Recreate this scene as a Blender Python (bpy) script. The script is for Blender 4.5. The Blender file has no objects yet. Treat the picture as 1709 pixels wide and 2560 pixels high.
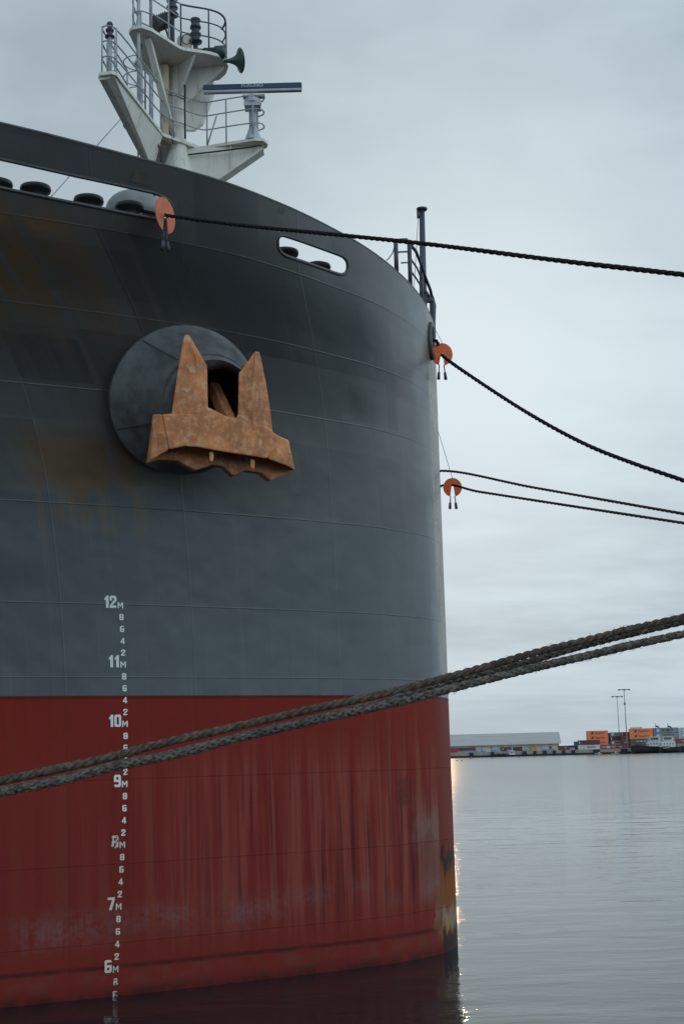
import bpy, bmesh, math, random
from mathutils import Vector, Matrix
random.seed(7)
R = math.radians
C = bpy.context.scene
COL = C.collection

# ------------------------------------------------------------------ camera, sky, sun, exposure
CAM_H = 3.85
TH, RO, FPX = R(9.77), R(-1.49), 3500.0
cam = bpy.data.cameras.new('camera')
cam.sensor_fit = 'VERTICAL'; cam.sensor_height = 36.0; cam.sensor_width = 24.0
cam.lens = FPX / 2560 * 36.0
cam.clip_start = 0.1; cam.clip_end = 20000
co = bpy.data.objects.new('camera', cam); COL.objects.link(co)
co.matrix_world = Matrix.Translation((0, 0, CAM_H)) @ (Matrix.Rotation(R(90) + TH, 4, 'X') @ Matrix.Rotation(RO, 4, 'Z'))
C.camera = co
C.view_settings.view_transform = 'Standard'; C.view_settings.look = 'None'
C.view_settings.gamma = 1.0; C.view_settings.exposure = 0.1
C.render.resolution_x = 683; C.render.resolution_y = 1024

SUN_AZ, SUN_EL = R(3.62), R(5.8)


class G:
    """small helper for node graphs"""
    def __init__(self, tree):
        self.t = tree; self.n = tree.nodes; self.l = tree.links

    def node(self, typ, ins=None, **props):
        nd = self.n.new(typ)
        for k, v in props.items(): setattr(nd, k, v)
        for k, v in (ins or {}).items(): self.set(nd.inputs[k], v)
        return nd

    def set(self, sock, v):
        if isinstance(v, bpy.types.NodeSocket): self.l.new(v, sock)
        elif isinstance(v, (tuple, list)) and len(v) == 3 and sock.type == 'RGBA': sock.default_value = (*v, 1)
        else: sock.default_value = v

    def m(self, op, a, b=0.0, c=0.0, clamp=False):
        nd = self.n.new('ShaderNodeMath'); nd.operation = op; nd.use_clamp = clamp
        self.set(nd.inputs[0], a); self.set(nd.inputs[1], b); self.set(nd.inputs[2], c)
        return nd.outputs[0]

    def noise(self, vec, scale=1.0, detail=3.0, rough=0.55, dist=0.0):
        nd = self.node('ShaderNodeTexNoise', {'Vector': vec, 'Scale': scale, 'Detail': detail, 'Roughness': rough, 'Distortion': dist})
        return nd.outputs['Fac']

    def step(self, x, lo, hi, a=0.0, b=1.0):
        nd = self.node('ShaderNodeMapRange', {'Value': x, 'From Min': lo, 'From Max': hi, 'To Min': a, 'To Max': b}, interpolation_type='SMOOTHSTEP')
        return nd.outputs[0]

    def mix(self, f, a, b, mode='MIX'):
        nd = self.node('ShaderNodeMix', data_type='RGBA', blend_type=mode)
        self.set(nd.inputs[0], f); self.set(nd.inputs[6], a); self.set(nd.inputs[7], b)
        return nd.outputs[2]

    def xyz(self, x, y, z=0.0):
        return self.node('ShaderNodeCombineXYZ', {0: x, 1: y, 2: z}).outputs[0]

    def sep(self, v):
        return self.node('ShaderNodeSeparateXYZ', {0: v}).outputs

    def scale(self, v, s):
        nd = self.n.new('ShaderNodeVectorMath'); nd.operation = 'MULTIPLY'
        self.set(nd.inputs[0], v); nd.inputs[1].default_value = s
        return nd.outputs[0]

    def band(self, x, c, w, soft):
        """1 where |x-c|<w, falling off over soft"""
        d = self.m('ABSOLUTE', self.m('SUBTRACT', x, c))
        return self.step(d, w, w + soft, 1.0, 0.0)

    def box(self, x, lo, hi, soft):
        return self.m('MULTIPLY', self.step(x, lo - soft, lo + soft), self.step(x, hi - soft, hi + soft, 1.0, 0.0))


world = bpy.data.worlds.new('World'); C.world = world; world.use_nodes = True
g = G(world.node_tree); g.n.clear()
sky = g.node('ShaderNodeTexSky', sky_type='NISHITA', sun_disc=False, sun_elevation=SUN_EL, sun_rotation=SUN_AZ,
             air_density=1.0, dust_density=2.0, ozone_density=1.0)
dirv = g.node('ShaderNodeTexCoord').outputs['Generated']
dx, dy, dz = g.sep(dirv)
zz = g.m('ADD', g.m('MAXIMUM', dz, 0.0), 0.16)
cx = g.m('DIVIDE', dx, zz); cy = g.m('DIVIDE', dy, zz)
n1 = g.noise(g.xyz(g.m('MULTIPLY', cx, 0.8), cy, 3.1), 1.35, 4.0, 0.5, 0.5)
n2 = g.noise(g.xyz(cx, g.m('MULTIPLY', cy, 1.5), 8.7), 4.2, 5.0, 0.52, 0.3)
cl = g.m('ADD', g.m('MULTIPLY', n1, 0.72), g.m('MULTIPLY', n2, 0.28))
cl = g.step(cl, 0.34, 0.64)
# the cloud thins round the hidden sun
sd = Vector((math.sin(R(5.5)) * math.cos(R(16)), math.cos(R(5.5)) * math.cos(R(16)), math.sin(R(16))))
vd = g.n.new('ShaderNodeVectorMath'); vd.operation = 'DOT_PRODUCT'
g.l.new(dirv, vd.inputs[0]); vd.inputs[1].default_value = sd
glow = g.m('POWER', g.m('MAXIMUM', vd.outputs['Value'], 0.0), 38.0)
vd2 = g.n.new('ShaderNodeVectorMath'); vd2.operation = 'DOT_PRODUCT'
sd2 = Vector((-0.26, 0.80, 0.42)).normalized()
g.l.new(dirv, vd2.inputs[0]); vd2.inputs[1].default_value = sd2
glow2 = g.m('POWER', g.m('MAXIMUM', vd2.outputs['Value'], 0.0), 30.0)
cc = g.mix(cl, (2.35, 3.15, 3.75), (4.95, 6.1, 6.8))
cc = g.mix(g.m('MULTIPLY', glow, 0.95, clamp=True), cc, (6.9, 7.8, 8.25))
cc = g.mix(g.m('MULTIPLY', glow2, 0.35, clamp=True), cc, (5.9, 6.5, 6.9))
low = g.step(dz, 0.0, 0.10, 0.65, 0.0)
cc = g.mix(low, cc, (4.35, 5.3, 6.0))
back = g.m('MULTIPLY', g.m('MULTIPLY', g.step(dx, .26, .85, 1.0, 2.1), g.step(dx, -.9, -.35, .8, 1.0)), g.step(dy, -0.6, 0.5, 1.55, 1.0))          # sky brightened out of frame, to the right and behind, to light the hull
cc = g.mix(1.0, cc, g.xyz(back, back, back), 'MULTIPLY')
top = g.step(dz, .30, .62, 1.0, .80)
cc = g.mix(1.0, cc, g.xyz(top, top, top), 'MULTIPLY')
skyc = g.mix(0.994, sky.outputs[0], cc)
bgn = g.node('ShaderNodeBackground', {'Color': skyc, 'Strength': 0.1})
wo = g.node('ShaderNodeOutputWorld'); g.l.new(bgn.outputs[0], wo.inputs[0])

sl = bpy.data.lights.new('sun', 'SUN'); sl.energy = 0.028; sl.angle = R(0.6); sl.color = (1.0, 0.50, 0.20)
so = bpy.data.objects.new('sun', sl); COL.objects.link(so)
sv = Vector((math.sin(SUN_AZ) * math.cos(SUN_EL), math.cos(SUN_AZ) * math.cos(SUN_EL), math.sin(SUN_EL)))
so.rotation_euler = sv.to_track_quat('Z', 'Y').to_euler()


# ------------------------------------------------------------------ helpers
def ray(px, py):
    """direction through a point of the 1709 x 2560 photograph (used to take real positions off it)"""
    u = (px - 854.5) / FPX; v = -(py - 1280) / FPX
    c, s = math.cos(RO), math.sin(RO)
    u, v = u * c - v * s, u * s + v * c
    return Vector((u, math.cos(TH) - v * math.sin(TH), math.sin(TH) + v * math.cos(TH)))


O = Vector((0, 0, CAM_H))
def at_y(px, py, Y):
    d = ray(px, py); return O + d * (Y / d.y)
def at_z(px, py, z):
    d = ray(px, py); return O + d * ((z - CAM_H) / d.z)
def at_plane(px, py, p0, n):
    d = ray(px, py); return O + d * ((p0 - O).dot(n) / d.dot(n))


class MB:
    def __init__(self): self.v = []; self.f = []; self.s = []

    def add(self, vs, fs, smooth=False):
        b = len(self.v); self.v += [Vector(p) for p in vs]
        for f in fs: self.f.append([b + i for i in f]); self.s.append(smooth)
        return self

    def box(self, c, size, M=None):
        x, y, z = (s / 2 for s in size)
        vs = [Vector((sx * x, sy * y, sz * z)) for sx in (-1, 1) for sy in (-1, 1) for sz in (-1, 1)]
        if M is not None: vs = [M @ p for p in vs]
        vs = [p + Vector(c) for p in vs]
        return self.add(vs, [(0, 1, 3, 2), (4, 6, 7, 5), (0, 4, 5, 1), (2, 3, 7, 6), (0, 2, 6, 4), (1, 5, 7, 3)])

    def bar(self, a, b, w, h=None, up=(0, 0, 1)):
        a, b = Vector(a), Vector(b); h = h or w
        d = (b - a).normalized(); up = Vector(up)
        if abs(d.dot(up)) > .97: up = Vector((0, 1, 0))
        x = d.cross(up).normalized(); y = x.cross(d)
        vs = [p + x * sx * w / 2 + y * sy * h / 2 for p in (a, b) for sx, sy in ((-1, -1), (1, -1), (1, 1), (-1, 1))]
        return self.add(vs, [(3, 2, 1, 0), (4, 5, 6, 7), (0, 1, 5, 4), (1, 2, 6, 5), (2, 3, 7, 6), (3, 0, 4, 7)])

    def tube(self, pts, r, n=8, closed=False, caps=True):
        pts = [Vector(p) for p in pts]; N = len(pts)
        rr = r if isinstance(r, (list, tuple)) else [r] * N
        vs = []; px = None
        for i, p in enumerate(pts):
            if closed: t = pts[(i + 1) % N] - pts[i - 1]
            else: t = pts[min(i + 1, N - 1)] - pts[max(i - 1, 0)]
            t.normalize()
            if px is None:
                u = Vector((0, 0, 1)) if abs(t.z) < .9 else Vector((0, 1, 0))
                px = (u - t * u.dot(t)).normalized()
            else:
                px = px - t * px.dot(t)
                px = px.normalized() if px.length > 1e-6 else t.orthogonal().normalized()
            py = t.cross(px)
            vs += [p + (px * math.cos(2 * math.pi * k / n) + py * math.sin(2 * math.pi * k / n)) * rr[i] for k in range(n)]
        fs = []
        for i in range(N if closed else N - 1):
            j = (i + 1) % N
            for k in range(n):
                fs.append((i * n + k, i * n + (k + 1) % n, j * n + (k + 1) % n, j * n + k))
        self.add(vs, fs, True)
        if caps and not closed:
            b = len(self.v) - len(vs)
            self.f.append([b + k for k in range(n)][::-1]); self.s.append(False)
            self.f.append([b + (N - 1) * n + k for k in range(n)]); self.s.append(False)
        return self

    def lathe(self, prof, c=(0, 0, 0), ax=(0, 0, 1), n=28, smooth=True):
        """prof: (radius, height) pairs along ax"""
        ax = Vector(ax).normalized(); c = Vector(c)
        x = ax.orthogonal().normalized(); y = ax.cross(x)
        vs = []
        for r, h in prof:
            vs += [c + ax * h + (x * math.cos(2 * math.pi * k / n) + y * math.sin(2 * math.pi * k / n)) * r for k in range(n)]
        fs = []
        for i in range(len(prof) - 1):
            for k in range(n):
                fs.append((i * n + k, i * n + (k + 1) % n, (i + 1) * n + (k + 1) % n, (i + 1) * n + k))
        return self.add(vs, fs, smooth)

    def prism(self, poly, off):
        """flat polygon (3-D points) and the same moved by off"""
        off = Vector(off); n = len(poly)
        a = [Vector(p) for p in poly]; b = [p + off for p in a]
        fs = [list(range(n))[::-1], list(range(n, 2 * n))] + [(i, (i + 1) % n, n + (i + 1) % n, n + i) for i in range(n)]
        return self.add(a + b, fs)

    def build(self, name, mat, parent=None, origin=None, bevel=0.0, uv=None, fix=True):
        me = bpy.data.meshes.new(name)
        o = bpy.data.objects.new(name, me); COL.objects.link(o)
        org = Vector(origin) if origin is not None else (Vector(parent['_loc']) if parent is not None else Vector((0, 0, 0)))
        me.from_pydata([tuple(p - org) for p in self.v], [], self.f)
        me.polygons.foreach_set('use_smooth', self.s)
        if fix:
            bm = bmesh.new(); bm.from_mesh(me); bmesh.ops.recalc_face_normals(bm, faces=bm.faces); bm.to_mesh(me); bm.free()
        if mat is not None: me.materials.append(mat)
        o['_loc'] = org
        if parent is None: o.location = org
        else:
            o.parent = parent
            o.location = org - Vector(parent['_loc'])
        if bevel:
            md = o.modifiers.new('bevel', 'BEVEL'); md.width = bevel; md.segments = 2; md.limit_method = 'ANGLE'
        return o


def tag(o, label=None, cat=None, group=None, kind=None):
    if label: o['label'] = label
    if cat: o['category'] = cat
    if group: o['group'] = group
    if kind: o['kind'] = kind
    return o


def empty(name, loc, label, cat, group=None):
    o = bpy.data.objects.new(name, None); COL.objects.link(o)
    o.location = loc; o['_loc'] = Vector(loc); o.empty_display_size = .3
    return tag(o, label, cat, group)


def material(name):
    m = bpy.data.materials.new(name); m.use_nodes = True
    g = G(m.node_tree); p = g.n['Principled BSDF']
    return m, g, p


def paint(name, col, rough=.5, var=.15, dirt=None, dirt_amt=.35, scale=3.0, metal=0.0, streak=False, bump=0.0):
    m, g, p = material(name)
    oc = g.node('ShaderNodeTexCoord').outputs['Object']
    n = g.noise(oc, scale, 5, .6)
    dark = tuple(c * (1 - var) for c in col); light = tuple(min(1, c * (1 + var)) for c in col)
    c = g.mix(g.step(n, .3, .7), dark, light)
    if dirt:
        v = g.scale(oc, (9, 9, .9)) if streak else g.scale(oc, (2.2, 2.2, 2.2))
        d = g.step(g.noise(v, 1.0, 5, .65), .52, .72)
        c = g.mix(g.m('MULTIPLY', d, dirt_amt), c, dirt)
    g.l.new(c, p.inputs['Base Color']); p.inputs['Roughness'].default_value = rough; p.inputs['Metallic'].default_value = metal
    if bump:
        b = g.node('ShaderNodeBump', {'Strength': bump, 'Distance': .02, 'Height': g.noise(oc, scale * 6, 6, .65)})
        g.l.new(b.outputs[0], p.inputs['Normal'])
    return m


# ------------------------------------------------------------------ hull form (stem at XS, centreline at YC)
XS, YC = 2.12, 29.6
A_ = [0, .05, .15, .3, .6, 1, 1.5, 2.2, 3, 4, 5.5, 7.1, 10, 14, 20, 30, 45, 70]
H_WL = [0, .5, .95, 1.4, 1.85, 2.3, 2.8, 3.28, 3.78, 4.35, 5.25, 6.05, 7.4, 9.2, 11.3, 14, 15.6, 16]
H_TOP = [0, .82, 1.4, 2.15, 3.2, 4.15, 5.05, 6.05, 7.1, 8.15, 9.15, 10.05, 11.5, 12.9, 14.4, 15.6, 16, 16]
ZW = [-2, 0, 4.9, 8.1, 9.95, 11.05, 12.15, 13.2]
WW = [-.05, 0, .045, .155, .315, .53, .80, 1.0]


def pchip(xs, ys):
    n = len(xs); h = [xs[i + 1] - xs[i] for i in range(n - 1)]; d = [(ys[i + 1] - ys[i]) / h[i] for i in range(n - 1)]
    m = [d[0]] + [0] * (n - 2) + [d[-1]]
    for i in range(1, n - 1):
        if d[i - 1] * d[i] > 0:
            w1, w2 = 2 * h[i] + h[i - 1], h[i] + 2 * h[i - 1]
            m[i] = (w1 + w2) / (w1 / d[i - 1] + w2 / d[i])
    def f(x):
        x = min(max(x, xs[0]), xs[-1]); i = 0
        while i < n - 2 and x > xs[i + 1]: i += 1
        t = (x - xs[i]) / h[i]
        return (ys[i] * (1 + 2 * t) * (1 - t) ** 2 + m[i] * h[i] * t * (1 - t) ** 2 + ys[i + 1] * t * t * (3 - 2 * t) + m[i + 1] * h[i] * t * t * (t - 1))
    return f


SQ = [math.sqrt(a) for a in A_]
f_wl, f_top, f_w = pchip(SQ, H_WL), pchip(SQ, H_TOP), pchip(ZW, WW)


def half(a, z):
    s = math.sqrt(max(a, 0)); w = f_w(z)
    return f_wl(s) * (1 - w) + f_top(s) * w


def hull_pt(a, z, side=-1):
    """side -1 is starboard (towards the camera)"""
    return Vector((XS - a, YC + side * half(a, z), z))


def hull_n(a, z):
    e = .03; a = max(a, .04)
    t = hull_pt(a + e, z) - hull_pt(a - e, z); u = hull_pt(a, z + e) - hull_pt(a, z - e)
    n = t.cross(u).normalized()
    return n if n.y < 0 else -n


def hull_hit(px, py):
    d = ray(px, py); lo = 8.0
    t = lo
    while t < 45:
        p = O + d * t
        if p.x < XS and p.y > YC - half(XS - p.x, p.z):
            lo, hi = t - .1, t
            for _ in range(24):
                md = (lo + hi) / 2; p = O + d * md
                if p.x < XS and p.y > YC - half(XS - p.x, p.z): hi = md
                else: lo = md
            return O + d * hi
        t += .1
    return None


_u = [0.0]; _ua = [0.0]
for i in range(1, 600):
    a0, a1 = 70 * ((i - 1) / 599) ** 2, 70 * (i / 599) ** 2
    _u.append(_u[-1] + math.hypot(a1 - a0, half(a1, 0) - half(a0, 0))); _ua.append(a1)


def u_of(a, z):
    """girth coordinate for the paint pattern: seams and streaks run down lines of equal u"""
    a2 = max(a, 0) * (1 - .25 * max(0, f_w(z)))
    i = min(int(math.sqrt(a2 / 70) * 599), 598)
    t = (a2 - _ua[i]) / (_ua[i + 1] - _ua[i])
    return _u[i] + (_u[i + 1] - _u[i]) * t


Z_DK = 12.15
def z_top(a): return 12.8 + .4 * min(a / 6.5, 1.6) + .11 * math.exp(-((math.sqrt(max(a, 0)) - 1.45) / .55) ** 2)

# ------------------------------------------------------------------ materials
def hull_material():
    m, g, p = material('weathered_ship_paint')
    uvn = g.node('ShaderNodeUVMap', uv_map='girth').outputs[0]
    u, z, _ = g.sep(uvn)
    uv3 = g.xyz(u, z, 0.0)
    geo = g.node('ShaderNodeTexCoord').outputs['Object']
    big = g.noise(uv3, .55, 4, .55)
    mid = g.noise(uv3, 2.3, 5, .6)
    fine = g.noise(uv3, 14, 5, .65)
    st = g.noise(g.xyz(g.m('MULTIPLY', u, 5.0), g.m('MULTIPLY', z, .16), 1.0), 1.0, 5, .62)
    st2 = g.noise(g.xyz(g.m('MULTIPLY', u, 13.0), g.m('MULTIPLY', z, .28), 4.0), 1.0, 3, .6)
    # ---- grey topsides
    br = g.node('ShaderNodeTexBrick', {'Vector': uv3, 'Scale': 1.0, 'Mortar Size': 0.0, 'Brick Width': 2.7, 'Row Height': 1.35, 'Bias': 0.0,
                                       'Color1': (0, 0, 0), 'Color2': (1, 1, 1)}, offset=.37, offset_frequency=2, squash=.7, squash_frequency=3)
    br2 = g.node('ShaderNodeTexBrick', {'Vector': g.xyz(g.m('ADD', u, 3.3), g.m('ADD', z, .51)), 'Scale': 1.0, 'Mortar Size': 0.0, 'Brick Width': 1.15, 'Row Height': .62,
                                        'Color1': (0, 0, 0), 'Color2': (1, 1, 1)}, offset=.61, offset_frequency=2, squash=1.6, squash_frequency=2)
    patch = g.m('ADD', g.m('MULTIPLY', br.outputs[0], .6), g.m('MULTIPLY', br2.outputs[0], .4))
    edge = g.m('ADD', 8.25, g.m('MULTIPLY', g.m('SUBTRACT', patch, .5), 2.2))
    up = g.step(g.m('SUBTRACT', z, edge), -.04, .04)
    grey_lo = g.mix(big, (.047, .055, .064), (.060, .068, .077))
    grey_hi = g.mix(g.step(patch, .2, .85), (.054, .055, .057), (.090, .089, .087))  # upper paint patches, lightened to offset the dark shading under the flare
    grey = g.mix(up, grey_lo, grey_hi)
    grey = g.mix(g.m('MULTIPLY', g.step(st, .50, .75), .35), grey, (.105, .108, .105))
    grey = g.mix(g.m('MULTIPLY', g.step(st2, .55, .8), .30), grey, (.040, .040, .041))
    # rust running from the mooring opening and off fittings
    r1 = g.m('MULTIPLY', g.m('MULTIPLY', g.step(g.m('ADD', st, g.m('MULTIPLY', mid, .25)), .50, .70), g.box(z, 10.9, 12.12, .9)), g.box(u, 7.3, 12.5, .8))
    r2 = g.m('MULTIPLY', g.m('MULTIPLY', g.step(g.m('ADD', st, g.m('ADD', g.m('MULTIPLY', mid, .5), g.m('MULTIPLY', g.band(z, 8.85, .18, .5), .22))), .72, .92), g.box(z, 7.7, 9.2, .25)), g.box(u, 7.75, 9.6, .3))
    r3 = g.m('MULTIPLY', g.m('MULTIPLY', g.step(st, .58, .74), g.box(z, 5.0, 8.2, 1.0)), g.box(u, 1.0, 4.4, .5))
    r4 = g.m('MULTIPLY', g.m('MULTIPLY', g.step(st, .60, .74), g.box(z, 7.4, 9.9, .7)), g.box(u, 8.6, 11.5, .4))
    rust = g.m('ADD', g.m('ADD', g.m('MULTIPLY', r1, .95), g.m('MULTIPLY', r2, .9)), g.m('ADD', g.m('MULTIPLY', r3, .6), g.m('MULTIPLY', r4, .6)), clamp=True)
    grey = g.mix(rust, grey, g.mix(g.step(z, 11.3, 12.1), g.mix(mid, (.075, .056, .026), (.150, .074, .026)), g.mix(mid, (.085, .052, .024), (.17, .078, .030))))
    sil = g.m('MULTIPLY', g.m('MULTIPLY', g.box(z, 11.95, 12.2, .08), g.box(u, 7.6, 11.0, .5)), g.step(g.m('ADD', mid, g.m('MULTIPLY', st, .5)), .62, .88))
    grey = g.mix(g.m('MULTIPLY', sil, .6), grey, (.22, .09, .035))
    # dry rust and filler beside the stem bar
    sb = g.m('MULTIPLY', g.box(u, .50, 1.25, .12), g.step(g.noise(g.xyz(g.m('MULTIPLY', u, 3), g.m('MULTIPLY', z, .5)), 1.4, 5, .65), .36, .54))
    grey = g.mix(g.m('MULTIPLY', sb, g.step(z, 4.9, 8.0, .65, .95)), grey, g.mix(g.step(fine, .42, .6), (.20, .115, .065), (.30, .26, .21)))
    # ---- red boot topping
    red = g.mix(big, (.190, .0175, .0125), (.235, .0240, .0155))
    red = g.mix(g.m('MULTIPLY', g.step(z, 4.9, 1.0), .45), red, (.165, .026, .021))
    zone = g.m('MULTIPLY', g.step(u, 10.5, 4.6, .12, 1.0), g.box(z, .9, 3.9, .6))
    red = g.mix(g.m('MULTIPLY', g.step(st, .40, .62), g.m('MULTIPLY', zone, .7)), red, (.30, .070, .048))
    red = g.mix(g.m('MULTIPLY', g.step(st2, .50, .70), g.m('MULTIPLY', zone, .8)), red, (.060, .013, .016))
    red = g.mix(g.m('MULTIPLY', g.step(st, .52, .75), g.m('MULTIPLY', g.step(z, 3.4, 4.6), .35)), red, (.20, .042, .018))
    ora = g.m('MULTIPLY', g.m('MULTIPLY', g.step(st, .44, .66), g.box(z, 2.4, 4.7, .5)), g.box(u, 1.75, 3.4, .4))
    red = g.mix(g.m('MULTIPLY', ora, .5), red, (.235, .085, .035))
    lft = g.m('MULTIPLY', g.m('MULTIPLY', g.step(st, .52, .7), g.box(z, .9, 2.5, .4)), g.step(u, 7.2, 8.2))
    red = g.mix(g.m('MULTIPLY', lft, .35), red, (.125, .05, .022))
    # pale scuffed belt above the waterline, rising at the stem
    belt = g.m('MULTIPLY', g.box(g.m('ADD', z, g.m('MULTIPLY', u, .03)), 1.15, 1.62, .22), g.m('MULTIPLY', g.step(big, .38, .62), g.step(g.m('ADD', g.m('MULTIPLY', mid, .40), g.m('ADD', g.m('MULTIPLY', st2, .30), g.m('MULTIPLY', fine, .30))), .40, .64)))
    red = g.mix(g.m('MULTIPLY', belt, .55), red, (.19, .135, .14))
    belt2 = g.m('MULTIPLY', g.box(z, 2.0, 2.9, .3), g.m('MULTIPLY', g.step(u, 3.2, 1.9), g.step(g.m('ADD', g.m('MULTIPLY', mid, .5), g.m('MULTIPLY', st, .5)), .42, .58)))
    red = g.mix(g.m('MULTIPLY', belt2, .5), red, (.24, .155, .12))
    fringe = g.m('MULTIPLY', g.box(z, 1.0, 2.7, .25), g.box(u, 1.6, 2.25, .25))
    red = g.mix(g.m('MULTIPLY', fringe, .40), red, (.19, .115, .085))
    # dark grime lines near the water and fresh red between them
    gl = g.m('ADD', z, g.m('MULTIPLY', g.m('SUBTRACT', mid, .5), .10))
    red = g.mix(g.m('MULTIPLY', g.m('MULTIPLY', g.band(gl, .47, .010, .055), g.step(mid, .3, .6, .35, 1.0)), .65), red, (.018, .009, .009))
    red = g.mix(g.m('MULTIPLY', g.box(z, .06, .43, .05), g.step(mid, .42, .62, 0, .55)), red, (.165, .045, .035))
    red = g.mix(g.m('MULTIPLY', g.step(z, .26, .0), g.step(mid, .35, .6, .35, .9)), red, (.060, .012, .010))
    sq = g.m('MULTIPLY', g.m('MULTIPLY', g.box(u, 2.5, 2.92, .05), g.box(z, 2.85, 3.35, .05)), g.step(fine, .3, .6, .25, .8))
    red = g.mix(g.m('MULTIPLY', sq, g.step(st, .35, .6, .25, .8)), red, (.055, .020, .020))
    # ---- stem bar plate: cleaner red, bare rusty steel low down
    barm = g.step(u, 1.60, 1.62, 1.0, 0.0)
    bar = g.mix(big, (.185, .026, .020), (.215, .032, .023))
    ez = g.m('ADD', z, g.m('MULTIPLY', g.m('SUBTRACT', g.noise(g.xyz(g.m('MULTIPLY', u, 5), g.m('MULTIPLY', z, 1.6)), 1.0, 7, .78), .5), 1.6))
    rst = g.mix(g.noise(g.xyz(g.m('MULTIPLY', u, 2.6), z), 1.3, 5, .6), g.mix(g.step(ez, 1.62, 1.40), (.020, .012, .009), (.13, .045, .012)), g.mix(g.step(ez, 1.72, 1.45), (.040, .020, .012), (.31, .088, .014)))
    barr = g.mix(g.step(ez, 1.92, 1.84), bar, rst)
    barr = g.mix(g.m('MULTIPLY', g.box(ez, .47, .74, .10), .75), barr, (.30, .235, .17))
    barr = g.mix(g.m('MULTIPLY', g.step(ez, .42, .32), .9), barr, (.030, .018, .016))
    red = g.mix(g.m('MULTIPLY', barm, g.step(z, 4.9, 4.9)), red, barr)
    eu = g.m('ADD', u, g.m('MULTIPLY', g.m('SUBTRACT', g.noise(uv3, 5, 4, .7), .5), .55))
    spill = g.m('MULTIPLY', g.step(eu, 1.95, 1.8), g.box(ez, .38, 1.15, .12))
    red = g.mix(g.m('MULTIPLY', spill, .8), red, g.mix(g.step(mid, .35, .65), (.20, .075, .024), (.20, .14, .10)))
    red = g.mix(barm, red, barr)
    # ---- paint line
    isred = g.step(g.m('ADD', z, g.m('MULTIPLY', g.m('SUBTRACT', fine, .5), .012)), 4.917, 4.903)
    colr = g.mix(isred, grey, red)
    colr = g.mix(g.m('MULTIPLY', g.band(z, 4.88, .012, .03), .5), colr, (.045, .008, .008))
    # ---- weld seams
    lines = None
    for zc in (12.13, 11.05, 9.95, 8.1, 6.45, 5.22, 3.52, 2.13, .86):
        b = g.band(z, zc, .003, .013); lines = b if lines is None else g.m('MAXIMUM', lines, b)
    for uc in (1.62, 4.15, 7.05, 9.35, 12.4):
        b = g.m('MULTIPLY', g.band(u, uc, .004, .014), .6)
        lines = g.m('MAXIMUM', lines, b)
    broken = g.step(g.noise(uv3, 3.0, 4, .6), .30, .55, .25, 1.0)
    lf = g.m('MULTIPLY', lines, broken)
    colr = g.mix(g.m('MULTIPLY', lf, .34), colr, g.mix(isred, (.12, .125, .13), (.05, .014, .012)))
    colr = g.mix(g.m('MULTIPLY', g.step(fine, .25, .45, 1, 0), .18), colr, (.02, .018, .018))
    g.l.new(colr, p.inputs['Base Color'])
    rough = g.m('ADD', .24, g.m('MULTIPLY', mid, .20))
    rough = g.mix(isred, g.xyz(rough, rough, rough), (.62, .62, .62))
    g.l.new(g.sep(rough)[0], p.inputs['Roughness'])
    g.l.new(g.m('SUBTRACT', .55, g.m('MULTIPLY', g.sep(isred)[0], .43)), p.inputs['Specular IOR Level'])
    plate = g.noise(g.xyz(g.m('MULTIPLY', u, .9), g.m('MULTIPLY', z, .9), 2.0), 1.2, 2, .4)
    hgt = g.m('ADD', g.m('MULTIPLY', plate, .042), g.m('ADD', g.m('MULTIPLY', fine, .0012), g.m('MULTIPLY', lines, .004)))
    b = g.node('ShaderNodeBump', {'Strength': .8, 'Distance': 1.0, 'Height': hgt})
    g.l.new(b.outputs[0], p.inputs['Normal'])
    return m


M = {}
M['hull'] = hull_material()
M['grey'] = paint('dark_grey_paint', (.055, .060, .066), .45, .2, (.10, .045, .018), .4, 4, streak=True)
M['bolster'] = paint('grey_bolster_paint', (.112, .114, .116), .42, .28, (.05, .036, .026), .6, 3.5, bump=.15)
M['black'] = paint('black_paint', (.020, .021, .024), .5, .2, (.05, .03, .02), .3)
M['mast'] = paint('cream_mast_paint', (.72, .69, .62), .5, .05, (.30, .20, .12), .45, 2.0, streak=True)
M['mast_rust'] = paint('rust_stained_mast_paint', (.50, .40, .28), .6, .15, (.30, .12, .035), .95, 2.0, streak=True)
M['rail'] = paint('grey_rail_paint', (.36, .37, .39), .5, .15)
M['rail_dark'] = paint('dark_rail_paint', (.055, .06, .085), .5, .15)
M['bluebar'] = paint('deep_blue_plastic', (.010, .040, .115), .3, .1)
M['pale'] = paint('pale_grey_plastic', (.42, .43, .46), .4, .08)
M['green'] = paint('green_horn_paint', (.028, .066, .058), .45, .25, (.09, .05, .03), .4)
M['orangebox'] = paint('rusty_orange_paint', (.40, .15, .05), .6, .2, (.16, .06, .02), .5)
M['ratguard'] = paint('orange_plastic_disc', (.90, .150, .035), .5, .12, (.30, .06, .02), .3, 6)
M['ratguard_old'] = paint('faded_salmon_disc', (.66, .165, .075), .6, .15, (.12, .045, .03), .7, 9)
M['white_mark'] = None


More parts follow.
